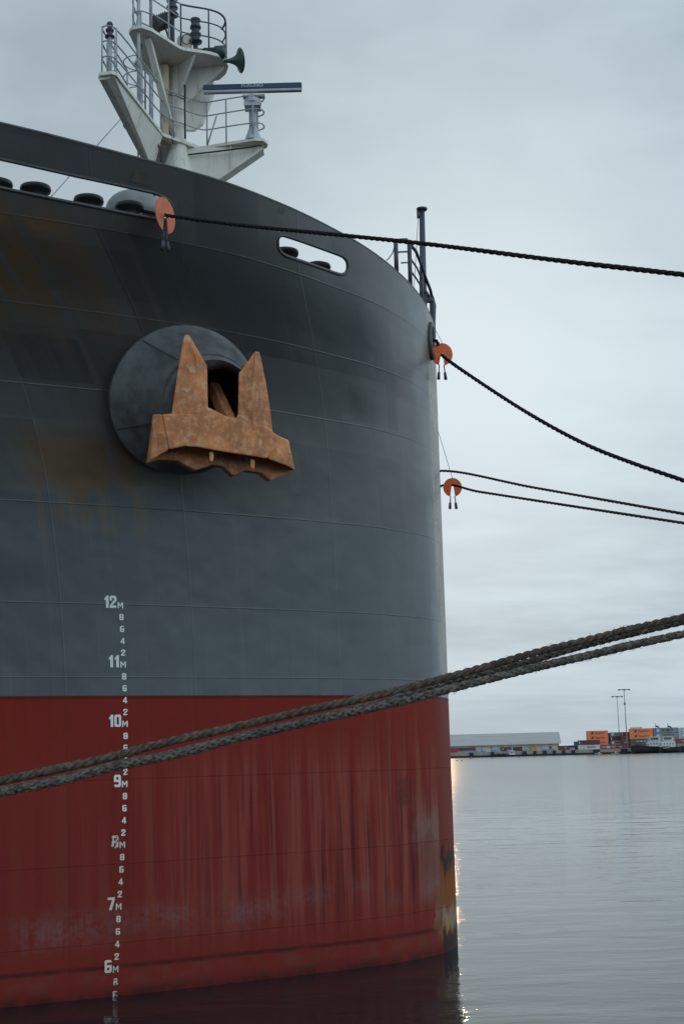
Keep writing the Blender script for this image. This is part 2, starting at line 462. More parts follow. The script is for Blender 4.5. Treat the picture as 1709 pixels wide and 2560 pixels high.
def rust_mat():
    m, g, p = material('rusty_cast_steel')
    oc = g.node('ShaderNodeTexCoord').outputs['Object']
    a = g.noise(oc, 2.2, 6, .65); b = g.noise(oc, 9, 6, .7); c = g.noise(g.scale(oc, (14, 14, 4)), 1.2, 4, .7)
    col = g.mix(g.step(a, .35, .65), (.40, .155, .062), (.68, .245, .085))
    col = g.mix(g.m('MULTIPLY', g.step(b, .45, .65), .6), col, (.60, .37, .23))
    col = g.mix(g.m('MULTIPLY', g.step(c, .60, .72), .5), col, (.085, .062, .055))
    col = g.mix(g.m('MULTIPLY', g.step(g.noise(oc, 3.6, 3, .5), .60, .72), .55), col, (.72, .54, .34))
    g.l.new(col, p.inputs['Base Color']); p.inputs['Roughness'].default_value = .85
    bn = g.node('ShaderNodeBump', {'Strength': .6, 'Distance': .02, 'Height': g.m('ADD', b, g.m('MULTIPLY', c, .6))})
    g.l.new(bn.outputs[0], p.inputs['Normal'])
    return m
M['rust'] = rust_mat()


def rope_mat(name, c1, c2, c3):
    m, g, p = material(name)
    oc = g.node('ShaderNodeTexCoord').outputs['Object']
    n = g.noise(oc, 22, 5, .7); n2 = g.noise(oc, 2.2, 4, .6)
    c = g.mix(g.step(n, .35, .65), c1, c2)
    c = g.mix(g.m('MULTIPLY', g.step(n2, .45, .7), .6), c, c3)
    g.l.new(c, p.inputs['Base Color']); p.inputs['Roughness'].default_value = .95; p.inputs['Specular IOR Level'].default_value = .15
    b = g.node('ShaderNodeBump', {'Strength': .7, 'Distance': .006, 'Height': g.noise(oc, 160, 3, .7)})
    g.l.new(b.outputs[0], p.inputs['Normal'])
    return m
M['rope_brown'] = rope_mat('weathered_brown_rope', (.065, .048, .038), (.165, .120, .090), (.055, .047, .042))
M['rope_grey'] = rope_mat('weathered_grey_rope', (.062, .052, .043), (.200, .172, .140), (.066, .058, .053))
M['rope_black'] = rope_mat('black_tarred_rope', (.016, .016, .019), (.040, .039, .044), (.026, .024, .026))
M['rope_navy'] = rope_mat('dark_navy_rope', (.016, .015, .032), (.040, .036, .060), (.05, .036, .036))
M['rope_purple'] = rope_mat('dull_purple_rope', (.060, .040, .055), (.115, .080, .090), (.09, .06, .055))


def mark_mat(name, lo, hi, col):
    """white paint flaking off: bare hull shows through where it has gone"""
    m, g, p = material(name)
    oc = g.node('ShaderNodeTexCoord').outputs['Object']
    n = g.noise(oc, 16, 5, .65)
    c = g.mix(g.noise(oc, 5, 3), tuple(x * .82 for x in col), col)
    g.l.new(c, p.inputs['Base Color']); p.inputs['Roughness'].default_value = .6
    g.l.new(g.step(n, lo, hi), p.inputs['Alpha'])
    return m
M['mark'] = mark_mat('white_draft_mark_paint', .24, .30, (.84, .85, .82))
M['mark_low'] = mark_mat('yellowed_draft_mark_paint', .27, .34, (.70, .66, .54))
M['mark_worn'] = mark_mat('flaking_draft_mark_paint', .43, .50, (.64, .62, .54))


def water_mat():
    m, g, p = material('harbour_water')
    oc = g.node('ShaderNodeTexCoord').outputs['Object']
    x, y, z = g.sep(oc)
    far = g.step(y, 20, 220)
    w1 = g.noise(g.xyz(g.m('MULTIPLY', x, .55), y, 0), .55, 3, .5, .3)
    w2 = g.noise(g.xyz(g.m('MULTIPLY', x, .6), y, 5), 2.1, 3, .5, .4)
    w3 = g.noise(g.xyz(g.m('MULTIPLY', x, .8), y, 9), 8.0, 3, .55)
    calm = g.step(g.noise(g.xyz(g.m('MULTIPLY', x, .05), g.m('MULTIPLY', y, .10), 2), 1.0, 3), .35, .65, .45, 1.1)
    h = g.m('ADD', g.m('MULTIPLY', w1, .062), g.m('MULTIPLY', calm, g.m('ADD', g.m('MULTIPLY', w2, .0115), g.m('MULTIPLY', w3, .0045))))
    b = g.node('ShaderNodeBump', {'Strength': g.m('SUBTRACT', 1.0, g.m('MULTIPLY', far, .25)), 'Distance': 1.0, 'Height': h})
    g.l.new(b.outputs[0], p.inputs['Normal'])
    p.inputs['Base Color'].default_value = (.004, .017, .022, 1)
    p.inputs['IOR'].default_value = 1.25
    g.l.new(g.m('ADD', .05, g.m('MULTIPLY', far, .12)), p.inputs['Roughness'])
    return m
M['water'] = water_mat()

# ------------------------------------------------------------------ water and far quay ground
tag(MB().add([(-4000, -300, 0), (4000, -300, 0), (4000, 9000, 0), (-4000, 9000, 0)], [(0, 1, 2, 3)]).build('harbour_water', M['water']), kind='structure')

# ------------------------------------------------------------------ the ship
ship = empty('cargo_ship', (XS, YC, 0), 'huge bulk carrier with dark grey and red bow moored at left', 'ship')

# axis of the hawse bolster
BC = hull_hit(450, 995)
BN = hull_n(XS - BC.x, BC.z); AN = Vector((BN.x, BN.y, 0)).normalized()
BN = Vector((.27, -.90, -.33)).normalized()
BC = BC + BN * .42


def build_hull():
    NA = 130
    avals = [70 * (i / NA) ** 2.6 for i in range(NA + 1)]
    zs = [-2.0 + 2.0 * i / 4 for i in range(4)] + [i * Z_DK / 62 for i in range(63)]
    me = bpy.data.meshes.new('hull'); bm = bmesh.new(); uvl = bm.loops.layers.uv.new('girth')
    cols = [(a, 1) for a in avals[::-1]] + [(a, -1) for a in avals[1:]]
    rows = [[(bm.verts.new(hull_pt(a, z, s) - Vector(ship['_loc'])), a, z) for a, s in cols] for z in zs]
    for r in range(len(zs) - 1):
        for c in range(len(cols) - 1):
            q = [rows[r][c], rows[r][c + 1], rows[r + 1][c + 1], rows[r + 1][c]]
            ctr = sum((v.co for v, _, _ in q), Vector()) / 4 + Vector(ship['_loc'])
            dd = ctr - BC
            if ctr.y < YC and (dd - BN * dd.dot(BN)).length < .9: continue
            f = bm.faces.new([v for v, _, _ in q]); f.smooth = True
            for lp, (v, a, z) in zip(f.loops, q): lp[uvl].uv = (u_of(a, z), z)
    bm.faces.new([rows[r][0][0] for r in range(len(zs))] + [rows[r][-1][0] for r in range(len(zs) - 1, -1, -1)])
    bmesh.ops.recalc_face_normals(bm, faces=bm.faces)
    bm.to_mesh(me); bm.free(); me.materials.append(M['hull'])
    o = bpy.data.objects.new('hull', me); COL.objects.link(o); o.parent = ship
    return o


hull = build_hull()

# deck
avd = [.12, .3, .6, 1, 2, 3, 4, 6, 8, 11, 15, 20, 30, 45, 68]
dk = MB()
dk.prism([hull_pt(a, Z_DK) + Vector((-.1, .1, -.02)) for a in avd] + [hull_pt(a, Z_DK, 1) + Vector((-.1, -.1, -.02)) for a in avd[::-1]], (0, 0, -.05))
dk.build('foredeck', M['grey'], ship)


def strip_pt(a, f, off=0.0, side=-1):
    """point of the bulwark: f 0 at the deck seam, 1 at the top"""
    z = Z_DK + (z_top(a) - Z_DK) * f
    p = hull_pt(a, z, side)
    if off:
        n = hull_n(a, z); n = Vector((n.x, n.y * (1 if side < 0 else -1), 0)).normalized()
        if a < .25: n = (n * (a / .25) + Vector((1, 0, 0)) * (1 - a / .25)).normalized()
        p = p + n * off
    return p


def build_bulwark():
    NA = 150; TK = .035
    avals = [70 * (i / NA) ** 2.4 for i in range(NA + 1)]
    cols = [(a, 1) for a in avals[::-1]] + [(a, -1) for a in avals[1:]]
    NF = 6; L = Vector(ship['_loc'])
    bm = bmesh.new(); uvl = bm.loops.layers.uv.new('girth')
    def grid(off):
        return [[(bm.verts.new(strip_pt(a, f / NF, off, s) - L), u_of(a, Z_DK), Z_DK + (z_top(a) - Z_DK) * f / NF) for a, s in cols] for f in range(NF + 1)]
    A = grid(0.0); B = grid(-TK)
    def quad(q):
        f = bm.faces.new([x[0] for x in q]); f.smooth = True
        for lp, x in zip(f.loops, q): lp[uvl].uv = (x[1], x[2])
    n = len(cols)
    for r in range(NF):
        for c in range(n - 1):
            quad([A[r][c], A[r][c + 1], A[r + 1][c + 1], A[r + 1][c]])
            quad([B[r][c + 1], B[r][c], B[r + 1][c], B[r + 1][c + 1]])
        for c, k in ((0, 1), (n - 1, -1)):
            quad([A[r][c], B[r][c], B[r + 1][c], A[r + 1][c]][::k])
    for c in range(n - 1):
        quad([A[NF][c], A[NF][c + 1], B[NF][c + 1], B[NF][c]])
        quad([A[0][c + 1], A[0][c], B[0][c], B[0][c + 1]])
    bmesh.ops.recalc_face_normals(bm, faces=bm.faces)
    me = bpy.data.meshes.new('bulwark'); bm.to_mesh(me); bm.free(); me.set_sharp_from_angle(angle=R(30)); me.materials.append(M['hull'])
    o = bpy.data.objects.new('bulwark', me); COL.objects.link(o); o.parent = ship
    return o


bulwark = build_bulwark()


def fz(px, py):
    """photo point -> (a, f) on the bulwark"""
    p = hull_hit(px * 1.09, py * 1.09); a = XS - p.x
    return a, (p.z - Z_DK) / (z_top(a) - Z_DK)


def rounded(pts, r, n=5):
    """round the corners of a closed polyline of 2-D points; r per corner"""
    out = []; N = len(pts)
    for i in range(N):
        p = Vector(pts[i]); a = Vector(pts[i - 1]); b = Vector(pts[(i + 1) % N])
        rr = r[i]
        if rr == 0: out.append(p); continue
        da = (a - p); db = (b - p)
        la, lb = min(rr, da.length * .48), min(rr, db.length * .48)
        s, e = p + da.normalized() * la, p + db.normalized() * lb
        for k in range(n + 1):
            t = k / n; out.append(s * (1 - t) ** 2 + p * 2 * t * (1 - t) + e * t * t)
    return out


def resample(pts, step):
    out = []; N = len(pts)
    for i in range(N):
        p, q = Vector(pts[i]), Vector(pts[(i + 1) % N]); k = max(1, int((q - p).length / step))
        out += [p.lerp(q, j / k) for j in range(k)]
    return out


def cut_opening(name, corners_af, rad, rim_r, side=-1):
    """corners in (a, metres above the deck seam) of the bulwark"""
    loop = resample(rounded(corners_af, rad), .14)
    def P(p, off):
        H = z_top(p[0]) - Z_DK
        return strip_pt(p[0], p[1] / H, off, side)
    mb = MB(); n = len(loop)
    vs = [P(p, .25) for p in loop] + [P(p, -.3) for p in loop]
    mb.add(vs, [list(range(n)), list(range(n, 2 * n))[::-1]] + [(i, n + i, n + (i + 1) % n, (i + 1) % n) for i in range(n)])
    cutter = mb.build('cutter', None)
    bm = bmesh.new(); bm.from_mesh(cutter.data); bmesh.ops.triangulate(bm, faces=bm.faces); bmesh.ops.recalc_face_normals(bm, faces=bm.faces); bm.to_mesh(cutter.data); bm.free()
    cutter.location = -Vector(ship['_loc']) * 0
    md = bulwark.modifiers.new('cut', 'BOOLEAN'); md.operation = 'DIFFERENCE'; md.solver = 'EXACT'; md.object = cutter
    # bulwark verts are stored relative to the ship's base; move the cutter data into the same world
    bpy.context.view_layer.update()
    dg = bpy.context.evaluated_depsgraph_get()
    nm = bpy.data.meshes.new_from_object(bulwark.evaluated_get(dg))
    nm.set_sharp_from_angle(angle=R(30)); bulwark.modifiers.clear(); old = bulwark.data; bulwark.data = nm; bpy.data.meshes.remove(old)
    cm = cutter.data; bpy.data.objects.remove(cutter); bpy.data.meshes.remove(cm)
    rim = MB().tube([P(p, -.012) for p in loop], rim_r, 8, closed=True)
    return rim.build(name, M['grey'], bulwark_e)


bulwark['_loc'] = Vector(ship['_loc']); bulwark_e = bulwark
bpy.context.view_layer.update()


def am(px, py):
    a, f = fz(px, py); return (a, f * (z_top(a) - Z_DK))
c1 = [am(373, 505), am(290, 489), am(120, 455), am(2, 430)]
e0, e1 = c1[-1], am(2, 364)
aft = 20.0
op1 = [(aft, e0[1]), (aft, e1[1]), am(2, 364), am(180, 404), am(360, 443), am(397, 462), am(398, 500)] + c1[:-1] + [e0]
cut_opening('opening_rim', op1, [.15, .15, 0, 0, .1, .16, .16, .1, 0, 0, 0], .028)
op2 = [am(637, 535), am(800, 592), am(796, 636), am(638, 582)]
cut_opening('opening_rim', op2, [.13, .16, .2, .2], .032)

# flat bar on top of the bulwark
cap = MB()
pa = [40 * (1 - i / 110) ** 2.2 for i in range(111)]
path = [strip_pt(a, 1.0, -.02, -1) for a in pa] + [strip_pt(a, 1.0, -.02, 1) for a in pa[::-1][1:]]
path = [p + Vector((0, 0, .012)) for p in path]
cap.tube(path, .028, 6)
cap.build('top_rail', M['grey'], bulwark)
# plate knee ends and welded scraps on the outside of the bulwark
for (x, y, w, h) in ((322, 408, .28, .18), (645, 483, .13, .10)):
    p = hull_hit(x * 1.09, y * 1.09); a = XS - p.x; n = hull_n(a, p.z)
    t = Vector((-n.y, n.x, 0)).normalized(); up = n.cross(t)
    if up.z < 0: up = -up
    MB().add([p + n * .006 + t * sx * w / 2 + up * sy * h / 2 for sx, sy in ((-1, -1), (1, -1), (1, 1), (-1, 1))], [(0, 1, 2, 3)]).build('paint_patch', paint('old_primer_patch', (.085, .078, .068), .6, .25, (.12, .05, .02), .6, 8), ship)

# ------------------------------------------------------------------ hawse bolster
bx = BN.cross(Vector((0, 0, 1))).normalized()
if bx.x < 0: bx = -bx
bz = bx.cross(BN)
if bz.z < 0: bz = -bz
bo = MB()
# (radius, height, sideways offset, upward offset): the bell mouth lies off centre, towards the bow
rings = [(1.27, -1.6, 0, 0), (1.27, .05, 0, 0), (1.262, .085, .0, 0), (1.24, .10, .005, .0), (1.10, .27, .10, .02), (.96, .48, .18, .035), (.84, .70, .26, .05), (.79, .75, .285, .06), (.765, .75, .30, .06), (.74, .79, .31, .065),
         (.69, .815, .35, .07), (.61, .78, .43, .085), (.54, .68, .495, .10), (.48, .50, .54, .115), (.455, .18, .56, .12), (.45, -1.4, .45, .3), (.0, -1.4, .45, .3)]
NB = 84; vs = []
for r_, h_, ox, oz in rings:
    c_ = BC + BN * h_ + bx * ox + bz * oz
    vs += [c_ + (bx * math.cos(2 * math.pi * k / NB) + bz * math.sin(2 * math.pi * k / NB)) * r_ for k in range(NB)]
bo.add(vs, [(i * NB + k, i * NB + (k + 1) % NB, (i + 1) * NB + (k + 1) % NB, (i + 1) * NB + k) for i in range(len(rings) - 1) for k in range(NB)], True)
bolster = bo.build('anchor_bolster', M['bolster'], ship)
bolster.data.set_sharp_from_angle(angle=R(38))

for ang in (R(128), R(205)):
    sm = MB()
    dv = bx * math.cos(ang) + bz * math.sin(ang)
    sm.bar(BC + dv * 1.24 + BN * .105, BC + dv * .845 + BN * .705 + bx * .26 + bz * .05, .018, .014)
    sm.build('weld_bead', M['grey'], bolster)
# ------------------------------------------------------------------ draft marks
def cells(cs):
    xs = [0, .22, .42, .64]; ys = [0, .2, .4, .6, .8, 1]; out = []
    for c, r in cs:
        x0, x1, y0, y1 = xs[c], xs[c + 1], ys[r], ys[r + 1]; k = .11
        q = [(x0, y0), (x1, y0), (x1, y1), (x0, y1)]
        if (c, r) == (0, 0): q = [(x0 + k, y0), (x1, y0), (x1, y1), (x0, y1), (x0, y0 + k)]
        if (c, r) == (2, 0): q = [(x0, y0), (x1 - k, y0), (x1, y0 + k), (x1, y1), (x0, y1)]
        if (c, r) == (2, 4): q = [(x0, y0), (x1, y0), (x1, y1 - k), (x1 - k, y1), (x0, y1)]
        if (c, r) == (0, 4): q = [(x0, y0), (x1, y0), (x1, y1), (x0 + k, y1), (x0, y1 - k)]
        out.append(q)
    return out
ring = [(0, r) for r in range(5)] + [(2, r) for r in range(5)] + [(1, 0), (1, 4)]
GL = {
    '0': cells(ring), '8': cells(ring + [(1, 2)]),
    '6': cells([c for c in ring if c != (2, 3)] + [(1, 2)]), '9': cells([c for c in ring if c != (0, 1)] + [(1, 2)]),
    '2': cells([(0, 4), (1, 4), (2, 4), (2, 3), (1, 0), (2, 0), (0, 3)]) + [[(0, .2), (.22, .2), (.64, .6), (.42, .6), (.34, .6)], [(0, 0), (.22, 0), (.22, .2), (0, .2)]],
    '1': [[(.2, 0), (.46, 0), (.46, 1), (.28, 1), (.06, .74), (.06, .6), (.2, .68)]],
    '7': [[(0, .8), (.64, .8), (.64, 1), (0, 1)], [(.10, 0), (.36, 0), (.64, .8), (.40, .8)]],
    '4': [[(.34, 0), (.54, 0), (.54, 1), (.34, 1)], [(0, .2), (.34, .2), (.34, .37), (0, .37)], [(0, .37), (.2, .37), (.34, .66), (.34, 1)], [(.54, .2), (.66, .2), (.66, .37), (.54, .37)]],
    'M': [[(0, 0), (.17, 0), (.17, 1), (0, 1)], [(.63, 0), (.8, 0), (.8, 1), (.63, 1)], [(.17, 1), (.17, .68), (.4, .22), (.4, .56)], [(.63, 1), (.4, .56), (.4, .22), (.63, .68)]],
}
f_mx = pchip([-.3, .38, 1.38, 2.38, 3.38, 4.38, 5.38, 6.4], [-3.92, -3.885, -3.835, -3.775, -3.735, -3.725, -3.745, -3.775])


def glyphs(mb, text, x_right, z0, h, asp=1.0):
    """text ending at x_right (m along the hull, right edge) standing on z0"""
    wid = sum((.8 if c == 'M' else (.5 if c == '1' else .64)) * h * asp + .05 * h for c in text) - .05 * h
    x = x_right - wid
    a0 = XS - f_mx(z0); t = hull_pt(a0 - .05, z0) - hull_pt(a0 + .05, z0); ca = t.x / t.length
    for c in text:
        for q in GL[c]:
            vs = []
            for gx, gz in q:
                z = z0 + gz * h; a = XS - (f_mx(z0) + (x + gx * h * asp) * ca)
                vs.append(hull_pt(a, z) + hull_n(a, z) * .006)
            mb.add(vs, [list(range(len(vs)))])
        x += (.8 if c == 'M' else (.5 if c == '1' else .64)) * h * asp + .05 * h


for n in range(12, 5, -1):
    z = n - 5.62
    mk = 'mark' if n > 8 else 'mark_low'
    mb = MB(); glyphs(mb, 'M', 0, z, .105, 1.15)
    mb.build('draft_letter', M[mk if n != 6 else 'mark_worn'], hull if False else ship)
    mb = MB(); glyphs(mb, str(n), -.115, z + .005, .205, .92)
    mb.build('draft_number', M['mark_worn' if n == 8 else mk], ship)
    for i, c in enumerate('8642'):
        zz_ = z - .2 * (i + 1)
        if n == 6 and zz_ < -.1: continue
        mb = MB(); glyphs(mb, c, -.002, zz_, .105, 1.12)
        mb.build('draft_number', M['mark_worn' if (n == 6) else ('mark_low' if n <= 8 else 'mark')], ship)

# ------------------------------------------------------------------ fairlead rollers, vent, chock
def roller(x, y, z0):
    mb = MB()
    mb.lathe([(0, .30), (.15, .30), (.235, .265), (.245, .22), (.235, .185), (.18, .15), (.165, .05), (.17, -.1), (.21, -.16), (.21, -.30), (0, -.30)], (x, y, z0), (0, 0, 1), 32)
    return mb.build('fairlead_roller', M['black'], ship)
for px, py, zt in ((-14, 402, 12.80), (75, 413, 12.80), (198, 440, 12.78), (293, 456, 12.73), (652, 563, 12.70), (727, 596, 12.66)):
    p = at_z(px * 1.09, py * 1.09, zt)
    roller(p.x, p.y + .22, zt - .29)
p = at_y(308 * 1.09, 487 * 1.09, 23.4)
mb = MB(); prof = [(.46, -.15), (.50, -.14), (.50, .02)] + [(.5 * math.cos(R(t)), .02 + .36 * math.sin(R(t))) for t in range(10, 91, 10)]
mb.lathe([(.3, -1.2), (.3, -.15)] + prof, p, (0, 0, 1), 32); mb.build('mushroom_vent', paint('light_grey_vent_paint', (.20, .21, .21), .5, .12), ship)
vp = p
# closed chock at the stem (oval lips on the shell)
a = .17; cpt = hull_pt(a, 12.15 - .0); zc = at_y(1080, 872, 28.6).z
cp = hull_pt(.20, zc); cn = hull_n(.20, zc)
ct = Vector((-cn.y, cn.x, 0)).normalized(); cu = Vector((0, 0, 1))
lp = [cp + cn * .02 + ct * .24 * math.cos(t) + cu * .35 * math.sin(t) for t in [2 * math.pi * i / 28 for i in range(28)]]
MB().tube(lp, .06, 8, closed=True).build('stem_chock', M['grey'], ship)
MB().add([cp + cn * .03 + ct * .22 * math.cos(t) + cu * .33 * math.sin(t) for t in [2 * math.pi * i / 28 for i in range(28)]], [list(range(28))]).build('chock_dark_disc', M['black'], ship)  # flat black disc standing for the darkness inside the chock, no real hole

# ------------------------------------------------------------------ foremast
ZL, ZU = 17.5, 19.4
mast_c = Vector((-3.5, 29.9, 0))
mm = MB()
mm.lathe([(.30, 12.15), (.28, 16.3), (.22, 17.3), (.19, 17.7), (.185, 19.5), (0, 19.5)], mast_c, (0, 0, 1), 28)
mast = mm.build('foremast', M['mast'], ship)


def plate(poly, z, t, name, mat=None):
    mb = MB(); mb.prism([(x, y, z) for x, y in poly], (0, 0, t)); return mb.build(name, mat or M['mast'], mast)

lowp = [(-4.72, 26.55), (-4.66, 26.42), (-4.42, 26.38), (-4.33, 26.45), (-3.75, 29.31), (-3.01, 30.05), (-1.75, 29.66), (-1.55, 29.70), (-1.46, 29.88), (-1.5, 30.08), (-1.66, 30.2), (-2.85, 30.75), (-3.3, 31.4), (-4.05, 33.4), (-4.5, 33.4), (-4.35, 31), (-4.3, 29.3)]
plate(lowp, ZL, .07, 'lower_platform')
uppp = [(-4.36, 28.24), (-4.28, 28.08), (-4.05, 28.02), (-3.86, 28.16), (-3.35, 28.95), (-3.23, 29.06), (-3.1, 29.1), (-2.71, 29.24), (-2.5, 29.38), (-2.36, 29.6), (-2.33, 29.85), (-2.42, 30.2), (-2.6, 30.48), (-3.26, 30.7), (-3.68, 30.75), (-4.15, 30.06), (-4.5, 29.71), (-4.28, 29.28)]
plate(uppp, ZU, .07, 'upper_platform')
# deep box under the starboard arm of the lower platform
mb = MB()
L0, L1 = Vector((-4.69, 26.5, 0)), Vector((-4.12, 29.5, 0)); R0, R1 = Vector((-4.38, 26.46, 0)), Vector((-3.78, 29.3, 0))
zb0, zb1 = ZL - .06, 16.75
def zz3(v, z): return (v.x, v.y, z)
mb.add([zz3(L0, ZL - .002), zz3(R0, ZL - .002), zz3(R1, ZL - .002), zz3(L1, ZL - .002), zz3(L0, zb0), zz3(L0.lerp(R0, .45), zb0), zz3(L1.lerp(R1, .35), zb1), zz3(L1, zb1)],
       [(0, 1, 2, 3), (4, 7, 6, 5), (1, 5, 6, 2), (0, 3, 7, 4), (0, 4, 5, 1), (2, 6, 7, 3)])
mb.build('starboard_arm_web', M['mast'], mast)
mb = MB()
mb.bar((-4.07, 28.05, ZL - .04), (-4.17, 28.05, 17.14), .04, .04)
mb.build('web_stiffener', M['mast'], mast)
# forward arm web: vertical plate with flange
mb = MB()
mb.prism([(-3.45, 29.95, ZL - .003), (-1.62, 29.93, ZL - .003), (-1.64, 29.93, ZL - .1), (-2.75, 29.95, 16.62), (-3.1, 29.95, 16.2), (-3.45, 29.95, 15.9)], (0, .12, 0))
mb.prism([(-1.6, 29.82, ZL - .09), (-2.76, 29.84, 16.6), (-3.12, 29.84, 16.17), (-3.12, 29.84, 16.12), (-2.75, 29.84, 16.55), (-1.56, 29.82, ZL - .13)], (0, .34, 0))
mb.bar((-2.3, 29.9, ZL - .01), (-2.3, 29.9, 16.95), .03, .05)
mb.build('forward_arm_web', M['mast'], mast)
mb = MB(); mb.lathe([(.46, 12.2), (.46, 16.4), (.40, 16.7)], (-3.55, 29.9, 0), (0, 0, 1), 20); mb.lathe([(.40, 16.7), (.19, 17.45)], (-3.5, 29.9, 0), (0, 0, 1), 20)
mb.build('mast_foot', M['mast'], mast)
# rust streaked ladder trunk at the back of the column
mb = MB(); mb.box((-3.76, 29.62, 18.4), (.20, .26, 1.85)); mb.build('cable_trunk', M['mast_rust'], mast, bevel=.03)
# braces under the upper platform
mb = MB()
mb.bar((-3.98, 28.45, ZU - .01), (-3.60, 29.65, 17.75), .14, .09)
mb.build('upper_brace', M['mast'], mast)
mb = MB()
mb.prism([(-3.3, 29.9, ZU - .003), (-2.42, 29.8, ZU - .003), (-2.44, 29.8, ZU - .06), (-3.3, 29.9, 18.55)], (0, .05, 0))
mb.prism([(-3.45, 29.7, ZU - .003), (-3.05, 29.2, ZU - .003), (-3.07, 29.22, ZU - .06), (-3.45, 29.7, 18.7)], (.05, .03, 0))
mb.prism([(-3.6, 29.9, ZU - .003), (-4.35, 29.55, ZU - .003), (-4.33, 29.55, ZU - .07), (-3.6, 29.9, 18.6)], (.02, .05, 0))
mb.prism([(-3.5, 30.05, ZU - .003), (-2.75, 30.45, ZU - .003), (-2.75, 30.45, ZU - .35), (-3.0, 30.3, 18.25), (-3.2, 30.2, 18.05), (-3.5, 30.05, 18.0)], (.03, .12, 0))
mb.build('platform_bracket', M['mast'], mast)


def railing(name, edge, z, hts=(.38, .72, 1.05), r=.017, closed=False, posts=None, mat=None, rt=None):
    mb = MB(); pts = [Vector((x, y, z)) for x, y in edge]
    sm_ = pts
    for _ in range(2):                            # soften the corners
        q = [sm_[0]]
        for i in range(len(sm_) - 1):
            q += [sm_[i].lerp(sm_[i + 1], .25), sm_[i].lerp(sm_[i + 1], .75)]
        q.append(sm_[-1]); sm_ = q
    for i, h in enumerate(hts):
        mb.tube([p + Vector((0, 0, h)) for p in sm_], (rt or r) if i == len(hts) - 1 else r, 6)
    for k in (posts if posts is not None else range(len(pts))):
        mb.tube([pts[k] + Vector((0, 0, -.02)), pts[k] + Vector((0, 0, hts[-1]))], r * 1.15, 6)
    return mb.build(name, mat or M['rail'], mast)

# lower platform rails: along the starboard arm, inner corner and forward arm
railing('platform_railing', [(-4.0, 28.2), (-4.36, 26.6), (-4.5, 26.47), (-4.64, 26.52), (-4.66, 26.7), (-4.42, 28.4)], ZL + .07, posts=[0, 1, 3, 5])
railing('platform_railing', [(-4.0, 28.2), (-3.78, 29.2), (-3.55, 29.5), (-3.02, 29.98), (-2.85, 30.02), (-2.4, 29.87), (-1.78, 29.7), (-1.6, 29.73), (-1.53, 29.88), (-1.56, 30.03), (-1.7, 30.12)], ZL + .07, posts=[0, 1, 2, 4, 5, 6, 10])
mb = MB(); mb.tube([(-2.85, 30.02, ZL + .07), (-2.62, 29.94, ZL + .75)], .018, 6); mb.build('railing_stay', M['rail'], mast)
# upper platform rails
railing('platform_railing', [(-3.32, 29.05), (-3.15, 29.14), (-2.72, 29.29), (-2.5, 29.45), (-2.40, 29.65), (-2.38, 29.9), (-2.5, 30.2)], ZU + .07, mat=M['rail_dark'], posts=[0, 2, 5], rt=.024)
railing('platform_railing', [(-3.9, 28.25), (-4.05, 28.1), (-4.25, 28.15), (-4.31, 28.4), (-4.25, 29.3), (-4.4, 29.7), (-4.1, 30.05)], ZU + .07, posts=[0, 2, 4, 5])
railing('platform_railing', [(-3.86, 28.22), (-3.55, 28.7), (-3.32, 29.05)], ZU + .07, posts=[0, 1])
# ladder on the aft side
mb = MB()
for s in (-.18, .18): mb.tube([(-4.28 + s * .3, 29.6 + s, 16.4), (-4.28 + s * .3, 29.6 + s, ZU + 1.0)], .02, 6)
for k in range(14): mb.tube([(-4.33, 29.42, 16.5 + k * .29), (-4.23, 29.78, 16.5 + k * .29)], .012, 6)
for k in range(5):
    z = 17.9 + k * .38; cpts = [(-4.33 - .36 * math.sin(t), 29.6 - .36 * math.cos(t), z) for t in [math.pi * i / 10 for i in range(11)]]
    mb.tube(cpts, .013, 5)
mb.build('mast_ladder', M['rail'], mast)
mb = MB(); mb.tube([(-4.75, 31.2, 12.2), (-4.75, 31.2, 17.5)], .03, 6)
for k in range(4): mb.tube([(-4.7, 31.2, 16.55 + k * .14), (-4.2, 31.0, 16.35 + k * .14)], .018, 5)
mb.build('access_steps', M['rail'], mast)
# tall pole of the aft corner and the high mast pole
mb = MB(); mb.tube([(-4.14, 28.2, ZL + .07), (-4.14, 28.2, ZU + 2.2)], .04, 8); mb.tube([(-4.18, 28.75, ZL + .1), (-4.18, 28.75, ZU)], .05, 8)
mb.tube([(-3.97, 28.9, ZL + .1), (-3.97, 28.9, ZL + 1.25)], .05, 8)
mb.build('platform_post', M['pale'], mast)


def lamp(x, y, z0, post, name='navigation_light'):
    mb = MB()
    if post: mb.tube([(x, y, z0), (x, y, z0 + post)], .055, 8)
    z = z0 + post
    mb.lathe([(.0, 0), (.15, 0), (.15, .03), (.10, .06), (.10, .16), (.13, .17), (.13, .21), (.09, .23), (.09, .33), (.125, .34), (.125, .39), (.10, .42), (.10, .52), (.12, .53), (.11, .57), (0, .59)], (x, y, z), (0, 0, 1), 16)
    o = mb.build(name, M['rail_dark'], mast)
    return o
lamp(-3.04, 29.5, ZU + .07, .36); lamp(-3.55, 29.35, ZU + .07, .95)
mb = MB(); mb.tube([(-3.55, 29.35, ZU + .07), (-3.55, 29.35, ZU + 1.0)], .05, 8); mb.build('lamp_post', M['pale'], mast)
mb = MB(); mb.tube([(-4.5, 26.62, ZL + .07), (-4.5, 26.62, ZL + .93)], .045, 8); mb.tube([(-4.56, 26.75, ZL + .07), (-4.56, 26.75, ZL + .9)], .03, 6)
for k in range(8): mb.tube([(-4.5, 26.62, ZL + .2 + k * .1), (-4.4, 26.62, ZL + .2 + k * .1)], .008, 4)
mb.tube([(-4.4, 26.62, ZL + .1), (-4.4, 26.62, ZL + .95)], .01, 5)
mb.build('lamp_post', M['pale'], mast)
